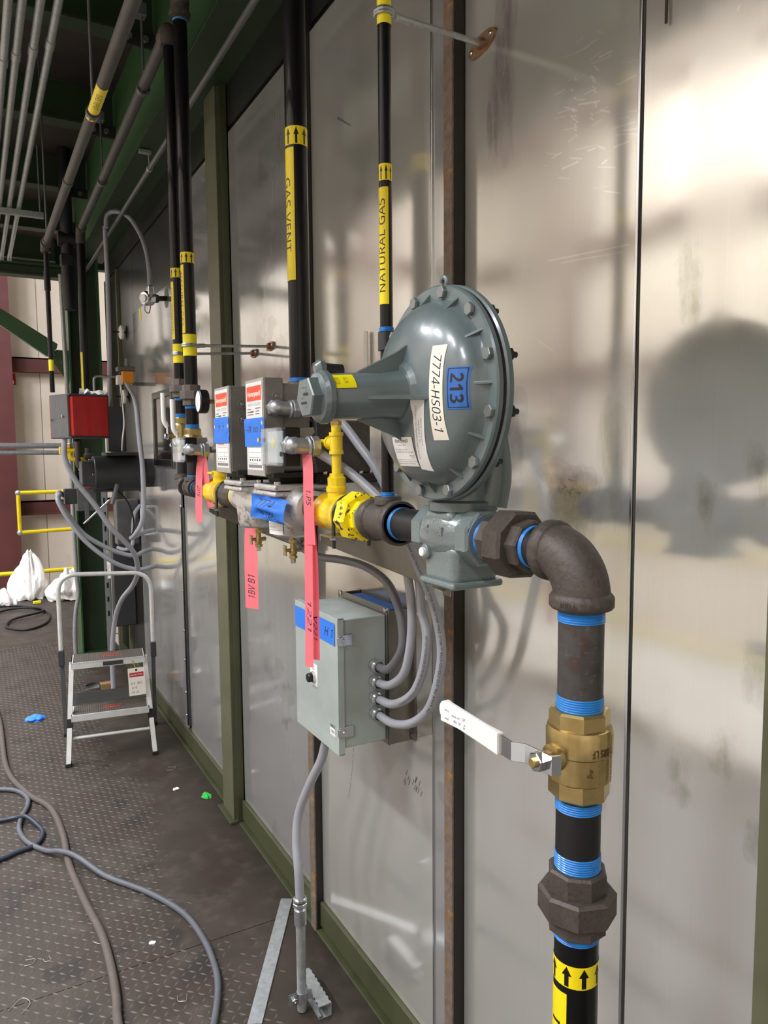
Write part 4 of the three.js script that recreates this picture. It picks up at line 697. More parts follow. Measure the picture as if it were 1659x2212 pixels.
// pressure switches
function pressureSwitch(x, y0, y1, z0, z1, label) {
  const t = T('pressure_switch', label, 'switch', [(x + -0.3) / 2, y0, (z0 + z1) / 2]);
  M('clear_cover', bx(x, x + 0.014, y0, y1, z0, z1, 0.005), m_clear, t);
  M('scale_plate', bx(x + 0.0155, x + 0.018, y0 + 0.008, y1 - 0.008, z0 + 0.008, z1 - 0.008), m_paper, t);
  M('dial_knob', shell([[0.012, 0], [0.010, 0.003]], [x + 0.0165, (y0 + y1) / 2 + 0.008, (z0 + z1) / 2 - 0.01], LEFT, 20), m_tape, t);
  M('base', bx(x + 0.018, x + 0.056, y0, y1, z0, z1, 0.003), m_plasticB, t);
  MM('cover_screw', [nut(0.006, 0.006, [x + 0.008, y0 + 0.028, z1 - 0.001], NEAR), nut(0.006, 0.006, [x - 0.003, (y0 + y1) / 2 + 0.016, z0 + 0.008], LEFT)], m_chrome, t);
  M('mounting_bracket', extr([[x + 0.056, y0 + 0.002], [x + 0.09, y0 + 0.004], [x + 0.093, y0 + 0.016], [x + 0.083, y0 + 0.026], [x + 0.083, y1 - 0.022], [x + 0.093, y1 - 0.012], [x + 0.09, y1], [x + 0.056, y1 - 0.002]], z1 - z0 - 0.004, 0.001).translate(0, 0, z0 + 0.002), m_act, t);
  return t;
}
pressureSwitch(-0.405, 1.555, 1.643, -1.675, -1.565, 'near pressure switch with clear cover and zinc connector, in front of the near actuator');
pressureSwitch(-0.405, 1.55, 1.632, -2.56, -2.45, 'far pressure switch with clear cover, below the left-hand brass valves');

// ---------- blue tape and papers on the valves ----------
const crumple = (w, h, amp, s) => { const g = new THREE.PlaneGeometry(w, h, 16, 12), p = g.attributes.position; for (let i = 0; i < p.count; i++) p.setZ(i, amp * Math.abs(vn(p.getX(i) / w * 4 + 9, p.getY(i) / h * 3 + 9, 64, s) - 0.5) * 2); g.computeVertexNormals(); return g; };
const m_tp1 = dec(hand(256, 256, '#2a74d6', [['1 1', 120, 110, 90], ['\u2190', 140, 210, 70]]), { roughness: 0.62 });
const m_tp2 = dec(hand(256, 256, '#2a74d6', [['-R to L', 128, 100, 78], ['\u2190-', 150, 200, 90]]), { roughness: 0.62 });
const m_tp3 = dec(hand(512, 256, '#2a74d6', [['7774', 200, 76, 100], ['R to L', 240, 180, 110]]), { roughness: 0.62 });
const m_tp4 = dec(hand(512, 128, '#2a78e0', [['H 1', 440, 64, 74]]), { roughness: 0.62 });
solo('painter_tape', 'blue tape with two strokes and an arrow across the far actuator', 'tape', crumple(0.145, 0.072, 0.003, 201).rotateY(-Math.PI / 2).translate(-0.3886, 1.646, -2.04), m_tp1);
solo('painter_tape', 'blue tape reading R to L across the near actuator', 'tape', crumple(0.142, 0.07, 0.002, 202).rotateY(-Math.PI / 2).translate(-0.3886, 1.635, -1.765), m_tp2);
solo('painter_tape', 'crumpled blue tape with job number stuck on the near cast valve', 'tape', crumple(0.135, 0.06, 0.022, 203).rotateZ(-0.12).rotateY(-Math.PI / 2 + 0.35).translate(-0.372, 1.449, -1.70), m_tp3);
const m_note = dec(canvas(256, 200, (x, w, h) => { x.fillStyle = '#e9e8e4'; x.fillRect(0, 0, w, h); for (const [s, y] of [['Hexcel', 50], ['Lady Job # 7774', 90], ['Vent/Blocking Valve Right to Left', 136]]) txt(x, s, 18, y, 24, { align: 'left', font: 'normal', fill: '#555', sx: 0.8 }); }), { roughness: 0.7 });
solo('paper_note', 'small white paper note on the near cast valve under the blue tape', 'paper', new THREE.CylinderGeometry(0.0600, 0.0588, 0.034, 12, 1, true, -1.75, 0.95).translate(GX, 1.400, -1.745), m_note);

// ---------- pink marking ribbons ----------
const rib = (label, path, wd, w, lines, H = 1024) => solo('marking_ribbon', label, 'ribbon', ribbon(path, wd, w, 30), mat({ map: hand(128, H, '#ff7f8a', lines), roughness: 0.45, transmission: 0.25, thickness: 0, side: THREE.DoubleSide }), 'pink marking ribbons');
const q = Math.PI / 2;
const AC = [0.36, 0, 0.93], AD = [0.42, 0.03, 0.9];
rib('pink ribbon lettered PS hanging from the near pressure switch connector', [[-0.347, 1.585, -1.535], [-0.352, 1.55, -1.518], [-0.354, 1.50, -1.514], [-0.354, 1.44, -1.512], [-0.352, 1.382, -1.51]], [[0.2, 0, 0.5], AD, AC], 0.030, [['1.PS', 64, 560, 82, q]]);
rib('longest pink ribbon, its end in front of the grey control box', [[-0.349, 1.44, -1.525], [-0.352, 1.40, -1.522], [-0.354, 1.30, -1.52], [-0.354, 1.19, -1.522], [-0.354, 1.10, -1.525]], [[0.3, 0, 0.5], AC, AD], 0.025, [['1221', 70, 700, 84, q]]);
rib('pink ribbon beside the longest one, folded over it, ending a little higher', [[-0.343, 1.44, -1.53], [-0.342, 1.40, -1.524], [-0.339, 1.30, -1.522], [-0.339, 1.19, -1.522], [-0.339, 1.115, -1.522]], [[0.2, 0, 0.5], AD, AD], 0.025, [['V221', 64, 780, 80, q]]);
rib('pink ribbon lettered BV hanging behind the far petcock', [[-0.29, 1.37, -2.09], [-0.29, 1.33, -2.1], [-0.292, 1.25, -2.1], [-0.292, 1.18, -2.1], [-0.292, 1.118, -2.1]], AD, 0.056, [['1BV B1', 64, 760, 92, -q]]);
rib('pink ribbon hanging straight from the far pressure switch connector', [[-0.34, 1.575, -2.43], [-0.345, 1.54, -2.44], [-0.35, 1.47, -2.44], [-0.352, 1.40, -2.442], [-0.352, 1.352, -2.444]], [[0.2, 0, 0.5], AC, AC], 0.036, [['2PS', 60, 560, 80, q]]);
rib('shorter pink ribbon slanting to the right from the far pressure switch connector', [[-0.338, 1.575, -2.425], [-0.336, 1.54, -2.42], [-0.331, 1.48, -2.415], [-0.324, 1.42, -2.41], [-0.32, 1.393, -2.408]], [[0.2, 0, 0.5], AC, AC], 0.036, [['2PS', 60, 720, 84, -q]]);

// ---------- grey control box on its stand-off bracket ----------
{
  const X0 = -0.215, X1 = -0.075, Z0 = -1.945, Z1 = -1.665, Y0 = 0.815, Y1 = 1.165;
  const t = T('control_box', 'light grey steel control box with push button and blue tape below the valve train', 'box', [(X0 + X1) / 2, Y0, (Z0 + Z1) / 2]);
  M('enclosure', bx(X0 + 0.012, X1, Y0 + 0.006, Y1 - 0.006, Z0 + 0.006, Z1 - 0.006, 0.003), m_box, t);
  const d = M('door', [bx(X0 - 0.002, X0 + 0.002, Y0 - 0.008, Y1, Z0, Z1, 0.0012), bx(X0, X0 + 0.016, Y1 - 0.003, Y1, Z0, Z1, 0.001), bx(X0, X0 + 0.016, Y0 - 0.008, Y0 - 0.005, Z0, Z1, 0.001), bx(X0, X0 + 0.016, Y0 - 0.008, Y1, Z1 - 0.003, Z1, 0.001), bx(X0, X0 + 0.016, Y0 - 0.008, Y1, Z0, Z0 + 0.003, 0.001)], m_box, t);
  for (const y of [1.108, 0.868]) {
    const c = M('latch', [bx(X0 + 0.002, X0 + 0.04, y - 0.014, y + 0.014, Z1 - 0.006, Z1 + 0.002, 0.001), bx(X0 - 0.004, X0 + 0.012, y - 0.011, y + 0.011, Z1 - 0.001, Z1 + 0.007, 0.002)], m_chrome, t);
    M('latch_screw', lathe([[0.006, 0], [0.005, 0.005], [0, 0.006]], [X0 + 0.012, y, Z1 + 0.004], NEAR, 12), m_chrome, c);
  }
  const bl = M('button_plate', bx(X0 - 0.0035, X0 - 0.002, 0.952, 1.012, -1.84, -1.792, 0.0005), m_white, d);
  const bt = M('push_button', [shell([[0.0165, 0], [0.0165, 0.005], [0.014, 0.007]], [X0 - 0.0035, 0.975, -1.816], LEFT, 28)], m_chrome, t);
  M('button_cap', shell([[0.0125, 0], [0.0125, 0.012], [0.011, 0.014]], [X0 - 0.008, 0.975, -1.816], LEFT, 28), m_plasticB, bt);
  M('plate_print', sheet(0.036, 0.018, [X0 - 0.0042, 1.001, -1.816]), dec(canvas(128, 64, (x) => { x.clearRect(0, 0, 128, 64); txt(x, 'PB1', 64, 20, 22, { font: 'normal' }); txt(x, 'RESET', 64, 46, 20, { font: 'normal' }); }), { transparent: true }), d);
  M('maker_label', sheet(0.032, 0.03, [X0 - 0.0028, 0.866, -1.70]), dec(canvas(128, 128, (x) => { x.clearRect(0, 0, 128, 128); x.strokeStyle = '#222'; x.lineWidth = 3; x.fillStyle = '#e8eae6'; x.fillRect(0, 40, 128, 88); for (let i = 0; i < 4; i++) { x.strokeRect(4 + i * 31, 6, 27, 34); txt(x, 'CEUL'[i], 18 + i * 31, 24, 20); } txt(x, 'DBA', 70, 84, 44); }), { transparent: true }), d);
  solo('painter_tape', 'blue tape strip along the top of the control box door', 'tape', crumple(0.262, 0.058, 0.0008, 205).rotateY(-Math.PI / 2).translate(X0 - 0.0035, 1.121, -1.81), m_tp4);
  // stand-off bracket
  const b = T('box_bracket', 'stainless stand-off bracket holding the control box to the wall', 'bracket', [-0.04, Y0, (Z0 + Z1) / 2]);
  M('frame', [bx(X1, X1 + 0.003, Y0 - 0.005, Y1 + 0.012, Z0 - 0.01, Z1 + 0.012), bx(X1, -0.002, Y0 - 0.004, Y1 + 0.005, Z1 + 0.006, Z1 + 0.009), bx(X1, -0.002, Y0 - 0.004, Y1 + 0.005, Z0 - 0.009, Z0 - 0.006), bx(-0.005, -0.002, Y0 - 0.004, Y1 + 0.005, Z1 + 0.006, Z1 + 0.026), bx(-0.005, -0.002, Y0 - 0.004, Y1 + 0.005, Z0 - 0.03, Z0 - 0.006)], m_steelB, b);
  M('protective_film', bx(X1 + 0.004, X1 + 0.06, Y1 + 0.001, Y1 + 0.004, Z0 + 0.03, Z1 - 0.01), m_blueT, b);
  for (const y of [Y0 + 0.01, Y1 - 0.012]) { M('bolt', lathe([[0.007, 0], [0.006, 0.004], [0, 0.006]], [-0.005, y, Z1 + 0.018], LEFT, 14), m_chrome, b); M('bolt', lathe([[0.007, 0], [0.006, 0.004], [0, 0.006]], [X1, Y1 + 0.006, y > 1 ? Z1 - 0.004 : Z0 + 0.01], LEFT, 14), m_chrome, b); }
  // four conduits out of its side
  const gl = (par, p, d = NEAR) => M('gland', [nut(0.0175, 0.007, p, d, 8), lathe([[0.013, 0.006], [0.0165, 0.008], [0.0165, 0.016], [0.013, 0.02], [0.0135, 0.028]], p, d, 24, 0.5)], m_zinc, par);
  const flex = (label, pts, r, m, gp, print) => {
    const g = T('flexible_conduit', label, 'conduit', pts[0]);
    M('sleeve', tube(pts, r, 16, 120), m, g);
    if (gp) gl(g, gp, gp[3]);
    if (print) { // lettering printed along the sheath: a narrow strip that follows it
      const c = new THREE.CatmullRomCurve3(pts.map(V)), pp = [], uv = [], ix = []; const N = 60, [a, b, side] = print;
      for (let i = 0; i <= N; i++) { const s = a + (b - a) * i / N, p0 = c.getPoint(s), tg = c.getTangent(s), n = V(side).addScaledVector(tg, -V(side).dot(tg)).normalize(), bi = new THREE.Vector3().crossVectors(tg, n);
        for (const k of [-1, 1]) { const p1 = p0.clone().addScaledVector(n, r * 0.93).addScaledVector(bi, k * r * 0.42); pp.push(p1.x, p1.y, p1.z); uv.push(i / N, k > 0 ? 1 : 0); } if (i < N) { const s2 = i * 2; ix.push(s2, s2 + 1, s2 + 2, s2 + 1, s2 + 3, s2 + 2); } }
      const gg = new THREE.BufferGeometry(); gg.setAttribute('position', new THREE.Float32BufferAttribute(pp, 3)); gg.setAttribute('uv', new THREE.Float32BufferAttribute(uv, 2)); gg.setIndex(ix); gg.computeVertexNormals(); gg.translate(0, 0, 0);
      const p = gg.attributes.position, nn = gg.attributes.normal; for (let i = 0; i < p.count; i++) { const k = V(side).normalize(); p.setXYZ(i, p.getX(i) + k.x * 0.0012, p.getY(i) + k.y * 0.0012, p.getZ(i) + k.z * 0.0012); }
      M('sheath_print', gg, m_print, g);
    }
    return g;
  };
  const m_print = dec(canvas(2048, 48, (x, w, h) => { x.clearRect(0, 0, w, h); txt(x, 'UL TYPE VF 1/2 LIQUID-TUFF \u2122 60\u00b0C DRY 60\u00b0C WET 60\u00b0C OIL-RES SUNLIGHT CSA TYPE', w / 2, 25, 38, { font: 'normal', fill: '#222', sx: 1.05 }); }), { transparent: true });
  const r = 0.0108, gx = -0.11;
  const side = [-0.6, 0.1, 0.8];
  flex('topmost flexible conduit from the box side, looping up left behind the pink ribbons', [[gx, 1.03, -1.65], [-0.112, 1.04, -1.59], [-0.112, 1.095, -1.53], [-0.112, 1.145, -1.517], [-0.115, 1.211, -1.534], [-0.12, 1.263, -1.581], [-0.13, 1.29, -1.673], [-0.14, 1.293, -1.789], [-0.15, 1.286, -1.92], [-0.16, 1.299, -2.014], [-0.17, 1.326, -2.097], [-0.18, 1.40, -2.18], [-0.2, 1.56, -2.26], [-0.23, 1.60, -2.36], [-0.30, 1.592, -2.42], [-0.345, 1.59, -2.427]], r, m_condDk, [gx, 1.03, -1.669, NEAR]);
  flex('second flexible conduit from the top of the box side, rising to the near actuator', [[gx, 0.987, -1.65], [-0.11, 1.0, -1.585], [-0.11, 1.048, -1.517], [-0.11, 1.119, -1.487], [-0.11, 1.189, -1.478], [-0.11, 1.254, -1.485], [-0.115, 1.319, -1.497], [-0.13, 1.407, -1.505], [-0.14, 1.487, -1.535], [-0.16, 1.548, -1.562], [-0.18, 1.598, -1.6], [-0.21, 1.66, -1.645], [-0.25, 1.69, -1.672], [-0.305, 1.69, -1.678]], r, m_cond, [gx, 0.987, -1.669, NEAR]);
  flex('third flexible conduit from the box side, slimmer loop going up behind the bracket', [[gx, 0.944, -1.65], [-0.11, 0.955, -1.57], [-0.11, 1.007, -1.479], [-0.11, 1.078, -1.43], [-0.11, 1.16, -1.412], [-0.1, 1.218, -1.45], [-0.09, 1.27, -1.475], [-0.08, 1.335, -1.514], [-0.07, 1.45, -1.6], [-0.07, 1.5, -1.75], [-0.1, 1.52, -1.95]], r, m_cond, [gx, 0.944, -1.669, NEAR], [0.1, 0.45, side]);
  const c4 = flex('lowest and widest flexible conduit loop, passing in front of the bracket', [[gx, 0.902, -1.65], [-0.108, 0.903, -1.575], [-0.108, 0.935, -1.483], [-0.108, 0.997, -1.405], [-0.11, 1.086, -1.36], [-0.115, 1.155, -1.343], [-0.13, 1.229, -1.34], [-0.15, 1.292, -1.344], [-0.17, 1.343, -1.353], [-0.19, 1.393, -1.365], [-0.215, 1.454, -1.39], [-0.238, 1.498, -1.43], [-0.262, 1.535, -1.475], [-0.285, 1.56, -1.512], [-0.31, 1.58, -1.532], [-0.335, 1.597, -1.539], [-0.35, 1.599, -1.539]], r, m_cond, [gx, 0.902, -1.669, NEAR], [0.12, 0.62, side]);
  connector90(c4, [-0.378, 1.602, -1.566], 1.12);
  const a2 = T('conduit_connector', 'zinc elbow connector on the side of the near actuator', 'fitting', [-0.36, 1.68, -1.70]); connector90(a2, [-0.362, 1.692, -1.703], 1.05);
  const a3 = T('conduit_connector', 'zinc elbow connector on the side of the far pressure switch', 'fitting', [-0.375, 1.58, -2.45]); connector90(a3, [-0.378, 1.592, -2.451], 1.1);
  flex('grey flexible conduit dropping from the box bottom to the floor stub', [[-0.15, 0.83, -1.86], [-0.15, 0.74, -1.90], [-0.155, 0.68, -1.925], [-0.17, 0.60, -1.97], [-0.19, 0.50, -2.01], [-0.205, 0.42, -2.0], [-0.213, 0.34, -1.968], [-0.213, 0.26, -1.961]], 0.0135, m_cond, null);
}

// ---------- conduit stub, strut, bar, hoses and litter on the deck ----------
{
  const x = -0.213, z = -1.961, t = T('conduit_stub', 'short upright galvanised conduit on the deck feeding the grey flexible conduit', 'conduit', [x, FY, z]);
  M('pipe', rod([x, FY + 0.004, z], [x, 0.225, z], 0.0142, 24), m_galv, t);
  M('coupling', [lathe([[0.0142, 0], [0.0185, 0.003], [0.0185, 0.05], [0.0142, 0.055]], [x, 0.175, z], UP, 28, 0.5), nut(0.0225, 0.012, [x, 0.235, z], UP, 8), lathe([[0.015, 0], [0.020, 0.002], [0.020, 0.008], [0.015, 0.012]], [x, 0.25, z], UP, 28, 0.5)], m_zinc, t);
  const c = T('conduit_clamp', 'galvanised strut clamp around the foot of the conduit stub', 'clamp', [x, FY + 0.01, z]);
  M('band', [lathe([[0.0143, 0], [0.0165, 0], [0.0165, 0.028], [0.0143, 0.028]], [x, -0.065, z], UP, 28, 0.5), bx(x - 0.042, x - 0.015, -0.066, -0.036, z - 0.001, z + 0.001), bx(x - 0.04, x - 0.015, -0.066, -0.036, z + 0.006, z + 0.008), bx(x + 0.012, x + 0.03, -0.066, -0.036, z + 0.004, z + 0.007)], m_zinc, c);
  M('bolt', [nut(0.009, 0.008, [x - 0.028, -0.05, z + 0.008], NEAR), rod([x - 0.028, -0.05, z - 0.01], [x - 0.028, -0.05, z + 0.026], 0.004)], m_chrome, c);
  const s = T('strut_channel', 'short piece of galvanised strut channel lying on the deck beside the conduit stub', 'channel', [-0.162, FY, -1.985]);
  s.rotation.y = -0.02; const X0 = -0.1825, X1 = -0.1415, Y0 = FY + 0.001, Y1 = FY + 0.042, A = -2.07, B = -1.9;
  M('channel', [bx(X0, X1, Y1 - 0.0025, Y1, A, B), bx(X0, X1, Y0, Y0 + 0.0025, A, B), bx(X1 - 0.0025, X1, Y0, Y1, A, B), bx(X0, X0 + 0.0025, Y1 - 0.010, Y1, A, B), bx(X0, X0 + 0.0025, Y0, Y0 + 0.010, A, B), bx(X0, X0 + 0.009, Y1 - 0.0105, Y1 - 0.0085, A, B), bx(X0, X0 + 0.009, Y0 + 0.0085, Y0 + 0.0105, A, B)], m_galv, s);
  const bar = solo('metal_bar', 'long flat galvanised bar lying on the deck below the control box', 'bar', extr([[-0.068, 2.512], [-0.03, 2.49], [-0.337, 1.97], [-0.376, 1.988]].map(([a, b]) => [a, b]), 0.005, 0.001).rotateX(-Math.PI / 2).translate(0, FY, 0), m_galv);
}
const hose = (name, label, pts, r, m, cat = 'hose') => solo(name, label, cat, tube(pts, r, 14, 140), m);
hose('air_hose', 'thick dusty brown cable running along the deck towards the camera', [[-0.974, -0.086, -5.679], [-0.935, -0.086, -5.06], [-0.925, -0.086, -4.29], [-0.847, -0.086, -3.913], [-0.765, -0.086, -3.704], [-0.738, -0.086, -3.423], [-0.74, -0.086, -3.134], [-0.716, -0.086, -2.838], [-0.691, -0.086, -2.613], [-0.689, -0.086, -2.427], [-0.698, -0.086, -2.269], [-0.712, -0.086, -2.132], [-0.73, -0.086, -1.6], [-0.8, -0.086, -1]], 0.0135, m_cable);
hose('air_hose', 'grey-blue hose snaking over the deck and crossing the brown cable', [[-1.2, -0.0885, -4.1], [-1.045, -0.0885, -4.092], [-0.965, -0.0885, -4.04], [-0.895, -0.0885, -3.982], [-0.853, -0.0885, -3.88], [-0.855, -0.0885, -3.784], [-0.891, -0.0885, -3.654], [-0.902, -0.0885, -3.542], [-0.876, -0.0885, -3.417], [-0.813, -0.0875, -3.304], [-0.77, -0.065, -3.23], [-0.733, -0.0585, -3.175], [-0.695, -0.066, -3.115], [-0.621, -0.0885, -2.981], [-0.499, -0.0885, -2.789], [-0.414, -0.0885, -2.598], [-0.388, -0.0885, -2.414], [-0.393, -0.0885, -2.26], [-0.415, -0.0885, -2.154], [-0.464, -0.0885, -2.028], [-0.501, -0.0885, -1.956], [-0.6, -0.0885, -1.6]], 0.0105, m_hose);
hose('air_hose', 'dark navy hose curling at the left edge of the deck', [[-1.25, -0.089, -3.75], [-1.03, -0.089, -3.717], [-0.975, -0.089, -3.69], [-0.915, -0.085, -3.675], [-0.87, -0.070, -3.63], [-0.828, -0.085, -3.55], [-0.813, -0.089, -3.47], [-0.845, -0.089, -3.383], [-0.915, -0.089, -3.357], [-0.985, -0.089, -3.328], [-1.053, -0.089, -3.316], [-1.2, -0.089, -3.3]], 0.0095, m_navy);
hose('power_cable', 'black cable lying in loose loops at the far end of the deck', [[-1.5, -0.09, -8.7], [-0.824, -0.09, -8.877], [-0.523, -0.09, -8.642], [-0.398, -0.09, -8.234], [-0.454, -0.09, -7.802], [-0.63, -0.09, -7.588], [-0.797, -0.09, -7.792], [-0.725, -0.078, -8.076], [-0.45, -0.075, -8.3], [-0.5, -0.078, -8.55], [-0.75, -0.08, -8.6], [-1.1, -0.088, -8.3], [-1.6, -0.09, -8.2]], 0.012, m_rubber, 'cable');
{
  let k = 0;
  const scrap = (label, x, z, w, d, h, m, s) => { const g = new THREE.IcosahedronGeometry(1, 2), p = g.attributes.position; for (let i = 0; i < p.count; i++) { const n = 0.55 + 0.9 * vn(p.getX(i) * 2 + 20, p.getY(i) * 2 + p.getZ(i) * 3 + 20, 64, s); p.setXYZ(i, p.getX(i) * w * n, Math.max(-0.5, p.getY(i)) * h * n, p.getZ(i) * d * n); } g.computeVertexNormals(); g.translate(x, FY + h * 0.5, z); return solo('floor_scrap', label, 'scrap', g, m); };
  scrap('crumpled scrap of blue tape on the deck left of the step ladder', -0.735, -5.025, 0.055, 0.05, 0.018, m_blueT, 301);
  scrap('small green scrap at the foot of the olive column', -0.085, -3.47, 0.022, 0.03, 0.008, mat({ color: 0x2fbf4a, roughness: 0.6 }), 302);
  scrap('small pale yellow crumb on the deck in front of the olive column', -0.197, -3.62, 0.014, 0.012, 0.006, m_paper, 303);
  scrap('pale crumb on the deck between hose and metal bar', -0.545, -2.5, 0.012, 0.007, 0.004, m_paper, 304);
  for (const [x, z, t, s, w] of [[-0.93, -2.62, 0.4, 'curled metal shaving near the left edge of the deck', 0.03], [-0.86, -2.6, 1.4, 'metal shaving right of the curled one near the left edge', 0.022], [-0.99, -2.4, -0.7, 'long thin shaving at the left edge of the deck', 0.05], [-0.70, -2.62, 0.9, 'thin shaving beside the brown cable', 0.03], [-0.5, -2.2, 1.9, 'thin shaving left of the grey-blue hose bend', 0.03], [-0.17, -3.9, 0.6, 'white shaving on the deck in front of the door', 0.04]])
    solo('metal_shaving', s, 'scrap', tube([[x, FY + 0.002, z], [x + w * Math.cos(t), FY + 0.004, z + w * Math.sin(t)], [x + w * 1.2 * Math.cos(t + 0.7), FY + 0.003, z + w * 1.2 * Math.sin(t + 0.7)], [x + w * 0.9 * Math.cos(t + 1.4), FY + 0.002, z + w * Math.sin(t + 1.5)]], 0.0008, 5, 24), m_galv);
}

// ---------- step ladder ----------
{
  const t = T('step_ladder', 'small aluminium two-step ladder with hoop handrail and hanging tag', 'ladder', [-0.4125, FY, -4.155]); t.rotation.y = -0.141; org.set(t, [0, 0, 0]);
  const leg = (a, b, w, d) => { const v = V(b).sub(V(a)), g = new THREE.BoxGeometry(w, v.length(), d); g.translate(0, v.length() / 2, 0); return orient(g, a, v.toArray()); };
  for (const s of [-1, 1]) {
    const l = M('front_leg', leg([s * 0.222, 0.012, 0], [s * 0.19, 0.53, -0.135], 0.024, 0.045), m_lad, t);
    M('rubber_foot', [bx(s * 0.222 - 0.015, s * 0.222 + 0.015, 0, 0.02, -0.025, 0.025, 0.003)], m_rubber, l);
    M('bracket_cap', leg([s * 0.209, 0.185, -0.048], [s * 0.206, 0.24, -0.06], 0.03, 0.05), m_rubber, l);
    const r = M('rear_leg', [leg([s * 0.252, 0.012, -0.46], [s * 0.252, 0.62, -0.36], 0.022, 0.03)], m_midgray, t);
    M('rubber_foot', bx(s * 0.252 - 0.013, s * 0.252 + 0.013, 0, 0.02, -0.475, -0.44, 0.003), m_rubber, r);
    M('handrail_socket', [bx(s * 0.252 - 0.016, s * 0.252 + 0.016, 0.46, 0.55, -0.37, -0.32, 0.004), extr([[0, 0], [0.02, 0.02], [0.02, 0.12], [0, 0.09]].map(([a, b]) => [s * (0.25 + a * 0.8), 0.58 + b]), 0.02, 0.001).translate(0, 0, -0.375)], m_dkgray, r);
  }
  M('handrail', bend([[-0.252, 0.50, -0.345], [-0.252, 0.985, -0.345], [0.252, 0.965, -0.345], [0.252, 0.50, -0.345]], 0.0125, 0.11, 14), m_lad, t);
  const logo = dec(canvas(512, 256, (x, w, h) => { x.clearRect(0, 0, w, h); x.fillStyle = '#d0452c'; x.font = 'bold 104px sans-serif'; x.textAlign = 'center'; x.fillText('SAFETY', 256, 116); x.fillText('FIRST', 256, 226); }), { transparent: true, roughness: 0.7 });
  const step = (y, z, w, d) => {
    const g = M('step', [bx(-w / 2, w / 2, y - 0.035, y, z - 0.004, z, 0.002), bx(-w / 2, w / 2, y - 0.03, y, z - d, z - d + 0.004), bx(-w / 2, w / 2, y - 0.004, y, z - d, z), bx(-w / 2, -w / 2 + 0.004, y - 0.03, y, z - d, z), bx(w / 2 - 0.004, w / 2, y - 0.03, y, z - d, z)], m_lad, t);
    const p = new THREE.PlaneGeometry(w - 0.02, d - 0.02).rotateX(-Math.PI / 2).translate(0, y + 0.0015, z - d / 2); M('tread_mat', p, m_step, g);
    M('printed_warning', new THREE.PlaneGeometry(0.15, d * 0.4).rotateX(-Math.PI / 2).translate(0.01, y + 0.0025, z - d / 2), logo, g); return g;
  };
  const s1 = step(0.535, -0.085, 0.385, 0.19), s2 = step(0.265, -0.02, 0.40, 0.17);
  M('brand_plate', bx(-0.03, 0.075, 0.506, 0.528, -0.0845, -0.0825), m_dkgray, s1);
  M('back_panel', bx(-0.2, 0.2, 0.27, 0.335, -0.2, -0.195), m_midgray, t);
  M('spreader_bar', rod([-0.2, 0.13, -0.05], [0.2, 0.13, -0.05], 0.009, 12), m_lad, t);
  const tg = T('paper_tag', 'white inspection tag with red band hanging from the top step of the ladder', 'tag', [-0.268, 0.225, -4.17]);
  const tt = dec(canvas(256, 416, (x, w, h) => { x.fillStyle = '#ebe6da'; x.fillRect(0, 0, w, h); x.fillStyle = '#b3202a'; x.fillRect(22, 70, w - 40, 66); txt(x, 'INSPECTION', w / 2, 103, 32, { fill: '#e6c9c4' }); txt(x, '6.4  BES', 120, 232, 50, { font: 'italic' }); txt(x, '3/18', 80, 300, 44, { font: 'italic' }); txt(x, 'OK 24', 90, 366, 44, { font: 'italic' }); x.fillStyle = '#3a322c'; x.beginPath(); x.arc(130, 34, 18, 0, 7); x.fill(); }), { roughness: 0.7 });
  M('card', new THREE.PlaneGeometry(0.088, 0.156).rotateZ(0.03).rotateY(-0.12).translate(-0.268, 0.312, -4.165), tt, tg);
  M('string', tube([[-0.27, 0.38, -4.166], [-0.275, 0.405, -4.20], [-0.28, 0.42, -4.225]], 0.0025, 6, 10), m_wood, tg);
  solo('cardboard_box', 'small brown cardboard piece on the deck behind the ladder', 'box', bx(-0.3, -0.2, FY, FY + 0.06, -5.42, -5.36, 0.004), m_wood);
  solo('foil_roll', 'crinkled silver roll on the deck behind the ladder, left of the cardboard', 'roll', lathe([[0, 0], [0.034, 0.001], [0.036, 0.05], [0.033, 0.09], [0, 0.09]], [-0.40, FY + 0.036, -5.39], RIGHT, 16), m_chrome);
}

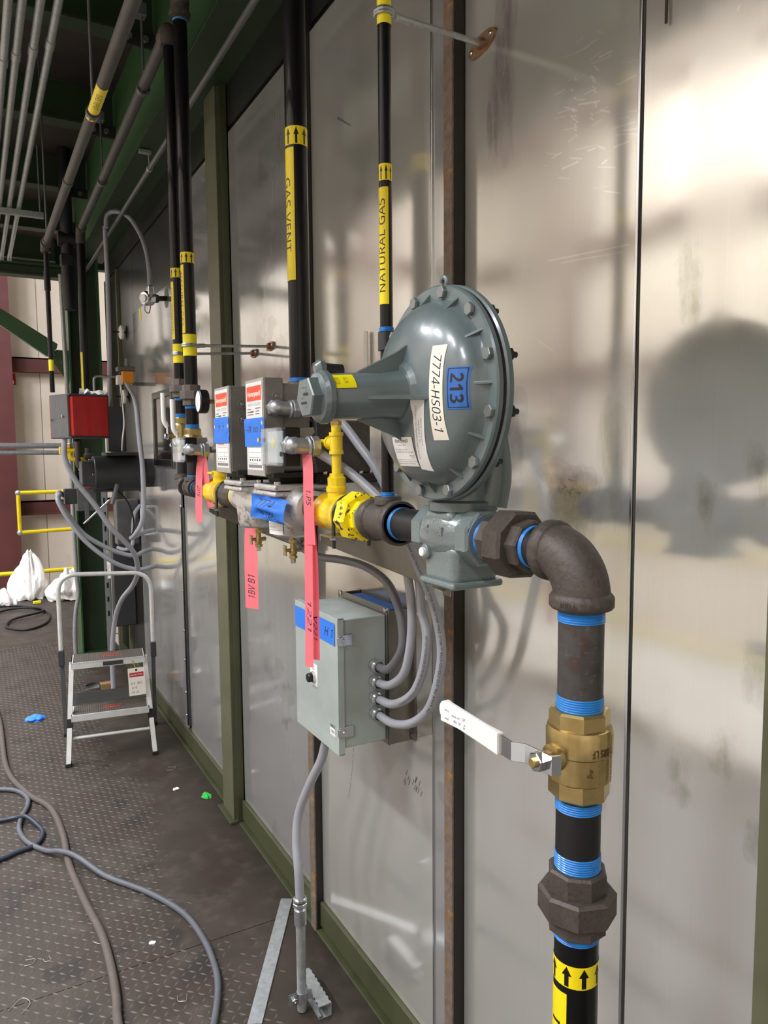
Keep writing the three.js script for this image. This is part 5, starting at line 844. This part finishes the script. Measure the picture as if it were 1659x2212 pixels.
// ---------- overhead pipes and conduits ----------
{
  [[-0.806, 1], [-0.762, 0.98], [-0.704, 0.95], [-0.647, 0.93]].forEach(([x, s], i) => {
    const t = T('metal_conduit', ['leftmost', 'second from the left', 'third from the left', 'rightmost'][i] + ' of the four parallel galvanised conduits under the deck', 'conduit', [x, 3.2, -3], 'parallel conduits under the deck');
    M('tube', rod([x, 3.2, 1.5], [x, 3.2, -7.0], 0.0155, 14), m_galv, t);
    for (const z of [-3.55 + 0.08 * i, -5.6 - 0.05 * i, -1.0]) M('coupling', rod([x, 3.2, z], [x, 3.2, z - 0.07], 0.0185, 14), m_galv, t);
    M('end_bend', tube([[x, 3.2, -6.98], [x, 3.195, -7.05], [x, 3.16, -7.10], [x, 3.05, -7.115]], 0.0155, 12, 20), m_galv, t);
  });
  const tr = T('conduit_trapeze', 'galvanised strut hanging under the four conduits on thin rods', 'hanger', [-0.7, 3.14, -5.62]);
  M('strut', bx(-0.95, -0.5, 3.145, 3.18, -5.64, -5.6), m_galv, tr); for (const x of [-0.9, -0.52]) M('hanger_rod', rod([x, 3.16, -5.62], [x, 3.62, -5.62], 0.005, 8), m_galv, tr);
  // horizontal vent pipe
  const X = -0.6, Yv = 2.69, t = T('gas_vent_pipe', 'weathered horizontal vent pipe under the deck with a short yellow label', 'pipe', [X, Yv, -2]);
  M('pipe', rod([X, Yv, 1.2], [X, Yv, -4.42], 0.0185, 20), m_pipeOld, t);
  M('pipe_marker', new THREE.CylinderGeometry(0.0192, 0.0192, 0.19, 20, 1, true, 2.2, 2.4).rotateX(-Math.PI / 2).translate(X, Yv, -2.54), m_gvS, t);
  M('arrow_band', new THREE.CylinderGeometry(0.0192, 0.0192, 0.035, 20, 1, true).rotateX(-Math.PI / 2).translate(X, Yv, -2.675), m_arrows, t);
  M('coupling', rod([X, Yv, -3.36], [X, Yv, -3.39], 0.0215, 18), m_pipeOld, t);
  const e = M('elbow', [lathe([[0.02, 0], [0.029, 0.002], [0.029, 0.02], [0.026, 0.024]], [X, Yv, -4.40], FAR, 20), bend([[X, Yv, -4.42], [X, Yv, -4.455], [X, Yv - 0.04, -4.455]], 0.027, 0.03, 18)], m_iron, t);
  M('drop_pipe', [rod([X, Yv - 0.03, -4.455], [X, 1.905, -4.455], 0.0125, 16), rod([X, 2.45, -4.455], [X, 2.55, -4.455], 0.0165, 16)], m_black, t);
  M('drop_marker', wrap(X, 2.02, 2.08, -4.455, 0.0131, ...TW), m_tape, t);
  for (const z of [-2.66, -4.36]) M('hanger_rod', [rod([X, Yv, z], [X, 3.62, z], 0.0045, 8), lathe([[0.0195, 0], [0.0225, 0], [0.0225, 0.02], [0.0195, 0.02]], [X, Yv, z - 0.01], NEAR, 20)], m_midgray, t);
  // header run from the farther left-hand pipe
  const h = T('gas_pipe', 'dark horizontal pipe along the green beam, fed by the farther left-hand gas pipe', 'pipe', [-0.3, 3.06, -4]);
  M('elbow', bend([[-0.3, 3.05, -2.85], [-0.3, 3.11, -2.85], [-0.3, 3.11, -2.93]], 0.03, 0.04, 18), m_iron, h);
  M('pipe', rod([-0.3, 3.11, -2.92], [-0.3, 3.04, -5.36], 0.0225, 20), m_pipeOld, h);
  M('far_elbow', bend([[-0.3, 3.04, -5.32], [-0.3, 3.04, -5.40], [-0.3, 2.95, -5.40]], 0.03, 0.04, 18), m_iron, h);
  M('drop_pipe', rod([-0.3, 2.96, -5.40], [-0.31, 1.93, -5.40], 0.027, 22), m_black, h);
  M('drop_marker', wrap(-0.309, 1.95, 2.24, -5.40, 0.0276, -1.1, -0.5), m_tape, h);
  for (const z of [-3.3, -4.42]) M('hanger_rod', [rod([-0.3, 3.08, z], [-0.3, 3.42, z], 0.005, 8), lathe([[0.023, 0], [0.027, 0], [0.027, 0.022], [0.023, 0.022]], [-0.3, 3.10 - (-2.92 - z) * 0.0287, z], FAR, 20), bx(-0.33, -0.28, 3.37, 3.42, z - 0.03, z + 0.02, 0.004)], m_midgray, h);
  const up = T('pipe_elbow', 'black iron elbow with blue tape at the top of the nearer left-hand gas pipe', 'pipe fitting', [-0.3, 3.06, -2.69]);
  M('body', bend([[-0.3, 3.065, -2.69], [-0.3, 3.14, -2.69], [-0.3, 3.14, -2.6]], 0.032, 0.045, 20), m_iron, up); M('collar', lathe([[0.024, 0], [0.036, 0], [0.037, 0.016], [0.03, 0.02]], [-0.3, 3.07, -2.69], UP, 28), m_iron, up);
  solo('gas_pipe', 'black horizontal pipe under the deck feeding the nearer left-hand gas pipe from the camera side', 'pipe', rod([-0.3, 3.14, -2.62], [-0.46, 3.2, 1], 0.0245, 20), m_black);
  const k = T('metal_conduit', 'single thin conduit running along the green beam above the oven wall', 'conduit', [-0.14, 3, -4]);
  M('tube', rod([-0.14, 3.02, -1], [-0.14, 3.0, -6.6], 0.0125, 14), m_midgray, k);
  for (const z of [-3.98]) M('beam_clamp', [rod([-0.14, 3.01, z], [-0.145, 3.095, z], 0.004, 8), lathe([[0.0127, 0], [0.016, 0], [0.016, 0.02], [0.0127, 0.02]], [-0.14, 3.009, z - 0.01], NEAR, 16), bx(-0.19, -0.13, 3.08, 3.098, z - 0.02, z + 0.01, 0.003)], m_galv, k);
}

// ---------- burner equipment at the far end of the oven ----------
{
  const t = T('burner_control_box', 'red burner control cabinet hanging at the far end of the oven', 'box', [-0.45, 1.655, -4.62]); t.rotation.y = 0.33; org.set(t, [0, 0, 0]);
  M('cover', [bx(-0.10, 0.11, 0.012, 0.236, 0, 0.13, 0.006)], m_red, t);
  M('frame', [bx(-0.112, 0.118, 0, 0.012, -0.13, 0.125, 0.003), bx(-0.112, 0.118, 0.236, 0.248, -0.13, 0.125, 0.003), bx(0.108, 0.118, 0, 0.248, -0.13, 0.125, 0.003)], m_dkgray, t);
  M('side_panel', bx(-0.114, -0.1, 0.004, 0.244, -0.12, 0.10, 0.003), m_midgray, t);
  M('back_cover', bx(-0.1, 0.11, 0.006, 0.24, -0.16, -0.005, 0.006), m_red, t);
  MM('side_latch', [nut(0.008, 0.012, [-0.114, 0.125, 0.05], LEFT), nut(0.008, 0.012, [-0.114, 0.11, -0.1], LEFT)], m_chrome, t);
  solo('plastic_sheet', 'crumpled clear plastic lying on top of the red cabinet', 'sheet', crumple(0.15, 0.1, 0.05, 310).rotateX(-Math.PI / 2).translate(-0.36, 1.905, -4.68), m_bag);
  const m = T('blower_motor', 'black cylindrical blower housing mounted sideways on the oven wall', 'motor', [-0.22, 1.33, -4.85]);
  M('housing', [lathe([[0, 0], [0.108, 0], [0.112, 0.006], [0.112, 0.27], [0.12, 0.275], [0.12, 0.29], [0, 0.29]], [-0.36, 1.44, -4.85], RIGHT, 40, 0.5), rod([-0.1, 1.44, -4.85], [0, 1.44, -4.85], 0.09, 32)], m_dkgray, m);
  M('front_block', bx(-0.43, -0.35, 1.37, 1.52, -4.92, -4.78, 0.006), m_dkgray, m);
  for (const a of [0, 1, 2, 3, 4, 5]) M('bolt', nut(0.008, 0.01, [-0.365, 1.44 + 0.095 * Math.sin(a), -4.85 + 0.095 * Math.cos(a)], LEFT), m_chrome, m);
  M('drain_tube', rod([-0.24, 1.38, -4.72], [-0.275, 1.26, -4.71], 0.013, 14), m_midgray, m);
  M('mount_plate', [bx(-0.29, -0.1, 1.552, 1.572, -4.95, -4.75, 0.003)], m_dkgray, m);
  solo('duct_panel', 'flat dark grey air duct standing above the blower housing', 'duct', bx(-0.245, -0.135, 1.575, 1.86, -5.04, -4.96, 0.004), m_dkgray);
  const a = T('actuator_bracket_box', 'mid grey actuator box under the burner valves with a linkage rod', 'box', [-0.39, 1.2, -5.05]);
  M('housing', bx(-0.44, -0.325, 1.205, 1.372, -5.1, -4.98, 0.004), m_midgray, a);
  M('limit_switch', [bx(-0.51, -0.44, 1.25, 1.345, -5.08, -5.0, 0.004), rod([-0.54, 1.33, -5.04], [-0.505, 1.30, -5.04], 0.014, 10)], m_dkgray, a);
  M('linkage_rod', rod([-0.415, 1.13, -4.93], [-0.215, 1.315, -4.9], 0.0055, 10), m_chrome, a);
  M('crank', [bx(-0.40, -0.375, 1.14, 1.26, -4.975, -4.965, 0.002)], m_midgray, a);
  // piping cluster under the red cabinet
  const b = T('burner_pipe_cluster', 'tangle of small yellow and brass burner piping under the red cabinet', 'pipe', [-0.42, 1.4, -5.0]);
  MM('yellow_pipe', [bend([[-0.47, 1.63, -5], [-0.47, 1.53, -5], [-0.38, 1.53, -5], [-0.38, 1.39, -5]], 0.014, 0.03, 12), rod([-0.5, 1.585, -5.0], [-0.44, 1.585, -5.0], 0.017, 12), bx(-0.53, -0.495, 1.56, 1.61, -5.02, -4.98, 0.006)], m_yellow, b);
  MM('iron_pipe', [bend([[-0.43, 1.64, -4.95], [-0.43, 1.48, -4.95], [-0.34, 1.48, -4.95], [-0.34, 1.37, -4.95]], 0.017, 0.03, 12), rod([-0.36, 1.6, -5.0], [-0.36, 1.37, -5.0], 0.02, 12), rod([-0.43, 1.445, -4.93], [-0.32, 1.445, -4.93], 0.008, 8)], m_iron, b);
  MM('brass_fitting', [nut(0.022, 0.03, [-0.47, 1.60, -5], UP), nut(0.02, 0.03, [-0.41, 1.46, -4.96], UP)], m_brass, b);
  MM('union', [nut(0.03, 0.03, [-0.34, 1.42, -4.95], UP, 8), lathe([[0.016, 0], [0.03, 0.01], [0.03, 0.03], [0.016, 0.04]], [-0.36, 1.53, -5.0], UP, 20)], m_iron, b);
  for (const [x, i] of [[-0.415, 0], [-0.385, 1]]) solo('marking_ribbon', ['left', 'right'][i] + ' of two short pink ribbons in the far burner piping', 'ribbon', ribbon([[x, 1.46, -4.90], [x, 1.40, -4.895], [x, 1.355, -4.90]], [0.9, 0, 0.2], 0.026, 8), m_pink, 'pink ribbons in the far burner piping');
  // yellow flame-scanner head and thermowell
  const y = T('damper_actuator', 'small damper actuator with an orange cover and grey head on the far wall', 'actuator', [-0.12, 2.0, -5.0]);
  M('orange_cover', bx(-0.145, -0.075, 2.01, 2.085, -5.0, -4.955, 0.006), mat({ color: 0xe9930c, roughness: 0.5 }), y);
  M('head', [bx(-0.17, -0.06, 2.085, 2.115, -5.05, -4.96, 0.006), rod([-0.1, 2.1, -5.02], [-0.1, 2.17, -5.02], 0.016, 14)], m_midgray, y);
  M('white_body', bx(-0.175, -0.14, 2.0, 2.06, -5.03, -4.97, 0.006), m_white, y);
  M('tube', bend([[-0.15, 2.05, -5.0], [-0.31, 2.05, -5.0], [-0.31, 1.93, -5.0]], 0.007, 0.03, 10), m_galv, y);
  M('capillary', tube([[-0.15, 2.0, -5.0], [-0.148, 1.85, -4.96], [-0.15, 1.75, -4.93], [-0.165, 1.65, -4.92], [-0.168, 1.58, -4.93]], 0.005, 8, 30), m_white, y);
  M('stand', bx(-0.08, 0, 2.0, 2.02, -5.04, -4.98), m_midgray, y);
  const w = T('thermocouple_head', 'silver thermocouple head on a short stem screwed into the oven wall', 'sensor', [-0.1, 2.4, -4.3]);
  M('stem', [rod([0, 2.43, -4.29], [-0.10, 2.412, -4.24], 0.014, 16), nut(0.024, 0.03, [-0.062, 2.419, -4.258], [-0.97, -0.17, 0.4], 6)], m_boltDk, w);
  M('wall_disc', [lathe([[0, 0], [0.055, 0], [0.055, 0.006], [0, 0.006]], [-0.001, 2.432, -4.29], LEFT, 30)], m_midgray, w);
  M('head', [lathe([[0, 0], [0.026, 0.002], [0.038, 0.014], [0.040, 0.05], [0.034, 0.066], [0, 0.07]], [-0.09, 2.412, -4.245], [-0.85, -0.1, 0.5], 10, 0.4), bx(-0.13, -0.1, 2.42, 2.47, -4.23, -4.17, 0.006)], m_chrome, w);
  M('cap_disc', [lathe([[0, 0], [0.022, 0], [0.022, 0.006], [0, 0.006]], [-0.149, 2.405, -4.21], [-0.85, -0.1, 0.5], 24)], m_white, w);
  M('yellow_tag', [bx(-0.172, -0.168, 2.28, 2.345, -4.21, -4.185, 0.001)], m_tape, w);
  M('chain', tube([[-0.14, 2.38, -4.2], [-0.145, 2.34, -4.2], [-0.12, 2.33, -4.22], [-0.105, 2.375, -4.24]], 0.003, 6, 16), m_galv, w);
  for (const [yy, s] of [[2.42, 'upper'], [1.965, 'lower']]) { const g = T('round_port', s + ' small white round port cover on the far stretch of the oven wall', 'cover', [-0.03, yy, -5.6]); M('cover', lathe([[0, 0.024], [0.04, 0.022], [0.05, 0.014], [0.05, 0], [0, 0]], [-0.02, yy, -5.6], LEFT, 28, 0.5), m_white, g); M('stud', rod([-0.001, yy, -5.6], [-0.09, yy, -5.6], 0.006, 10), m_boltDk, g); }
  // conduits on the far stretch
  const cd = (label, pts, r = 0.014, mt = m_cond, tens) => solo('flexible_conduit', label, 'conduit', tube(pts, r, 12, 70), mt);
  cd('grey conduit arching from the beam down to the thermocouple head', [[-0.2, 2.97, -5], [-0.19, 3.045, -5], [-0.15, 3.06, -4.95], [-0.105, 3.0, -4.8], [-0.085, 2.87, -4.6], [-0.088, 2.72, -4.4], [-0.098, 2.56, -4.27], [-0.11, 2.47, -4.22]]);
  cd('grey conduit rising straight up the far wall beside the green column', [[-0.175, 3.03, -5.2], [-0.172, 2.7, -5.2], [-0.178, 2.26, -5.2], [-0.19, 1.95, -5.2], [-0.21, 1.87, -5.18]]);
  cd('grey flexible conduit swooping from the red cabinet down to the deck', [[-0.535, 1.66, -4.6], [-0.539, 1.543, -4.6], [-0.484, 1.409, -4.6], [-0.389, 1.27, -4.6], [-0.304, 1.129, -4.6], [-0.229, 1.041, -4.62], [-0.165, 0.952, -4.66], [-0.135, 0.83, -4.75], [-0.14, 0.72, -4.9], [-0.19, 0.6, -5.05], [-0.22, 0.45, -5.15], [-0.24, 0.2, -5.2], [-0.24, FY + 0.002, -5.2]], 0.0155);
  cd('upper of two grey conduits sagging from the limit switch to the far wall', [[-0.54, 1.335, -4.98], [-0.555, 1.30, -4.95], [-0.5, 1.19, -4.92], [-0.42, 1.07, -4.9], [-0.3, 0.98, -4.9], [-0.2, 0.93, -4.9], [-0.12, 0.91, -4.9], [-0.06, 0.93, -4.92], [0, 0.94, -4.95]]);
  cd('lower of two grey conduits sagging from the limit switch to the far wall', [[-0.545, 1.318, -4.94], [-0.56, 1.28, -4.88], [-0.505, 1.16, -4.86], [-0.42, 1.03, -4.84], [-0.3, 0.915, -4.82], [-0.2, 0.855, -4.82], [-0.1, 0.83, -4.82], [0, 0.84, -4.85]]);
  cd('grey conduit hanging down the wall in front of the viewing window', [[-0.13, 2.0, -4.9], [-0.14, 1.96, -4.75], [-0.165, 1.86, -4.45], [-0.16, 1.64, -4.4], [-0.15, 1.5, -4.4], [-0.15, 1.3, -4.4], [-0.165, 1.17, -4.4], [-0.2, 1.09, -4.45], [-0.19, 1.06, -4.6], [-0.1, 1.07, -4.75], [-0.018, 1.08, -4.8]]);
  cd('thin black cable drooping below the blower housing', [[-0.4, 1.36, -4.72], [-0.33, 1.35, -4.70], [-0.24, 1.34, -4.75], [-0.17, 1.25, -4.75], [-0.14, 1.12, -4.78], [-0.16, 1.04, -4.8], [-0.18, 1.0, -4.82]], 0.005, m_rubber);
  cd('grey conduit curving under the door handle side towards the junction boxes', [[-0.002, 1.2, -5.3], [-0.06, 1.15, -5.2], [-0.1, 1.05, -5.05], [-0.12, 0.97, -4.98], [-0.16, 0.94, -5.0], [-0.2, 0.95, -5.05]], 0.012);
  for (const [x, y0, y1, z, i] of [[-0.062, 0.93, 1.24, -5.4, 0], [-0.06, 0.3, 1.0, -5.65, 1]]) { const g = T('junction_box', ['upper dark grey junction box below the blower housing', 'lower dark grey junction box behind the hoop of the ladder'][i], 'box', [x, y0, z]); M('enclosure', bx(x - 0.09, x + 0.06, y0, y1, z - 0.06, z + 0.06, 0.004), i ? m_dkgray : m_midgray, g); M('cover', bx(x - 0.085, x + 0.055, y0 + 0.005, y1 - 0.005, z + 0.06, z + 0.064, 0.002), i ? m_dkgray : m_midgray, g); }
  const pa = T('perforated_angle', 'pale perforated steel angle standing beside the green column', 'angle', [-0.13, FY, -6.0]); M('angle', [bx(-0.155, -0.115, FY, 1.33, -6.0, -5.996), bx(-0.119, -0.115, FY, 1.33, -6.0, -6.04)], m_galv, pa); for (let i = 0; i < 9; i++) M('slot', bx(-0.142, -0.128, 0.3 + i * 0.11, 0.34 + i * 0.11, -5.9965, -5.994), m_rubber, pa);
  solo('floor_rag', 'scrap of white plastic with blue tape caught beside the green column', 'sheet', crumple(0.1, 0.22, 0.03, 320).translate(-0.1, 0.72, -5.9), m_bag);
  // green column with its brace
  const c = T('steel_column', 'dark green steel column standing past the far end of the oven', 'column', [-0.16, FY, -6.55]);
  M('flange', [bx(-0.285, -0.272, FY + 0.015, 3.4, -6.65, -6.45)], m_green, c); M('flange', bx(-0.055, -0.042, FY + 0.015, 3.4, -6.65, -6.45), m_green, c); M('web', bx(-0.272, -0.055, FY + 0.015, 3.4, -6.556, -6.544), m_greenDk, c); M('base_plate', bx(-0.32, 0.0, FY, FY + 0.015, -6.68, -6.42), m_greenDk, c);
  const g = T('knee_brace', 'green diagonal knee brace bolted to the green column by a gusset plate', 'brace', [-0.7, 2.1, -6.55]);
  M('diagonal', extr([[-1.16, 2.935], [-1.32, 2.935], [-0.44, 2.33], [-0.37, 2.39], [-0.36, 2.43]], 0.06, 0.002).translate(0, 0, -6.58), m_green, g);
  M('gusset', extr([[-0.44, 2.34], [-0.286, 2.12], [-0.286, 2.385], [-0.37, 2.385]], 0.014, 0.001).translate(0, 0, -6.55), m_green, g);
  for (const [x, yy] of [[-0.40, 2.35], [-0.335, 2.29]]) M('bolt', nut(0.017, 0.014, [x, yy, -6.52], NEAR), m_midgray, g);
  solo('steel_beam', 'green horizontal beam joining the green column to the left, below the deck', 'beam', [bx(-2, -0.29, 2.94, 2.952, -6.6, -6.48), bx(-2, -0.29, 3.02, 3.032, -6.6, -6.48), bx(-2, -0.29, 2.95, 3.022, -6.546, -6.534)], m_greenDk);
  solo('steel_beam', 'dark green beam across the far end of the deck', 'beam', [bx(-1.8, 0.4, 3.40, 3.62, -8.12, -8.1), bx(-1.8, 0.4, 3.38, 3.40, -8.15, -8.05)], m_greenDk);
  solo('metal_conduit', 'bright galvanised conduit strapped to the left flange of the green column', 'conduit', tube([[-0.33, 2.95, -6.40], [-0.325, 2.55, -6.40], [-0.318, 2.0, -6.40], [-0.318, 1.2, -6.40], [-0.312, 0.6, -6.40], [-0.305, 0.42, -6.40], [-0.33, 0.28, -6.40], [-0.345, 0.1, -6.40], [-0.345, FY + 0.002, -6.40]], 0.0165, 12, 60), m_galv);
  solo('metal_conduit', 'upper of two horizontal galvanised conduits crossing left of the green column', 'conduit', rod([-2.4, 1.635, -6.38], [-0.3, 1.62, -6.38], 0.022, 14), m_galv);
  solo('metal_conduit', 'lower of two horizontal galvanised conduits crossing left of the green column', 'conduit', rod([-2.4, 1.583, -6.38], [-0.3, 1.565, -6.38], 0.018, 14), m_galv);
  // dark shapes hanging at the far beam joint
  solo('pipe_elbow', 'black valve body and elbow hanging at the far joint of the beam', 'valve', [bend([[-0.36, 3.62, -5.6], [-0.36, 2.98, -5.6], [-0.37, 2.8, -5.6], [-0.36, 2.55, -5.6]], 0.04, 0.05, 14), rod([-0.42, 3.02, -5.6], [-0.3, 3.02, -5.6], 0.05, 16), bx(-0.41, -0.33, 2.84, 2.92, -5.64, -5.56, 0.01)], m_gasket);
}

// ---------- far end of the platform ----------
{
  const rail = (name, label, segs, fit, par) => { const t = T(name, label, 'railing', segs[0][0]); for (const [a, b] of segs) M('rail', rod(a, b, 0.023, 16), m_rail, t); for (const p of fit) M('rail_fitting', [new THREE.SphereGeometry(0.034, 14, 10).translate(...p)], m_galv, t); return t; };
  const z = -9.9;
  rail('guard_rail', 'yellow pipe guard gate at the far end of the deck, left of the green column', [[[-0.545, 1.07, z], [0.1, 1.07, z]], [[-0.545, 1.07, z], [-0.545, 0.59, z]], [[-0.545, 0.59, z], [0.1, 0.6, z]], [[0.06, FY, z + 0.02], [0.06, 1.1, z + 0.02]]], [[-0.545, 1.07, z], [-0.545, 0.59, z]]);
  solo('toe_rail', 'low yellow toe rail along the far edge of the deck', 'railing', rod([-2.5, 0.1, z - 0.05], [0.3, 0.09, z - 0.05], 0.026, 16), m_rail);
  const t = T('guard_rail', 'yellow guard rail along the open left side of the deck', 'railing', [-2.55, FY, -3]);
  for (const yy of [0.98, 0.46]) M('rail', rod([-2.55, yy, 3], [-2.55, yy, -9.9], 0.023, 14), m_rail, t);
  for (let zz = 3; zz > -10; zz -= 1.6) M('post', rod([-2.55, FY, zz], [-2.55, 0.98, zz], 0.023, 14), m_rail, t);
  const bag = (label, x, zz, w, h, d, s) => { const g = new THREE.IcosahedronGeometry(1, 12), p = g.attributes.position; for (let i = 0; i < p.count; i++) { const X = p.getX(i), Y2 = p.getY(i), Z = p.getZ(i), n = 0.72 + 0.5 * vn(X * 2.4 + 30, Y2 * 2.4 + Z * 1.7 + 30, 64, s) + 0.16 * vn(X * 7 + 30, Y2 * 7 + Z * 5 + 30, 64, s + 3), tp = 1 - 0.55 * Math.max(0, Y2); p.setXYZ(i, X * w * n * tp, Math.max(-0.35, Y2) * h * n, Z * d * n * tp); } g.computeVertexNormals(); g.translate(x, FY + h * 0.42, zz); return solo('plastic_bag', label, 'bag', toCreasedNormals(g, 0.35), m_bag); };
  bag('large crumpled white plastic bag at the far left end of the deck', -0.49, -9.3, 0.19, 0.36, 0.2, 330);
  bag('lower white plastic bundle behind the hoop of the ladder, left of the green column', -0.1, -9.0, 0.22, 0.24, 0.2, 340);
  bag('low crinkled clear plastic heap at the foot of the large white bag', -0.80, -8.98, 0.13, 0.12, 0.12, 350);
  solo('wooden_plank', 'dusty wooden plank lying across the far edge of the deck', 'plank', bx(-2.2, 0.25, FY, FY + 0.035, -9.75, -9.62, 0.005), m_wood);
  solo('yellow_scrap', 'yellow scrap on the deck beyond the coiled black cable', 'scrap', bx(-0.5, -0.42, FY, FY + 0.03, -8.9, -8.86, 0.006), m_tape);
  const a = T('fire_alarm', 'red fire alarm horn with white strobe on the far red-brown column', 'alarm', [-0.47, 2.55, HZ0 + 0.2]);
  M('housing', bx(-0.545, -0.405, 2.50, 2.66, HZ0 + 0.13, HZ0 + 0.2, 0.01), m_red, a); M('strobe', bx(-0.51, -0.44, 2.51, 2.56, HZ0 + 0.2, HZ0 + 0.225, 0.008), m_white, a);
}
solo('valve_lever', 'slim white lettered lever standing upright by the wall between vent pipe and regulator', 'lever', [bx(-0.014, -0.006, 1.78, 1.922, -1.896, -1.879, 0.004)], m_white);
renderer.render(scene, camera);
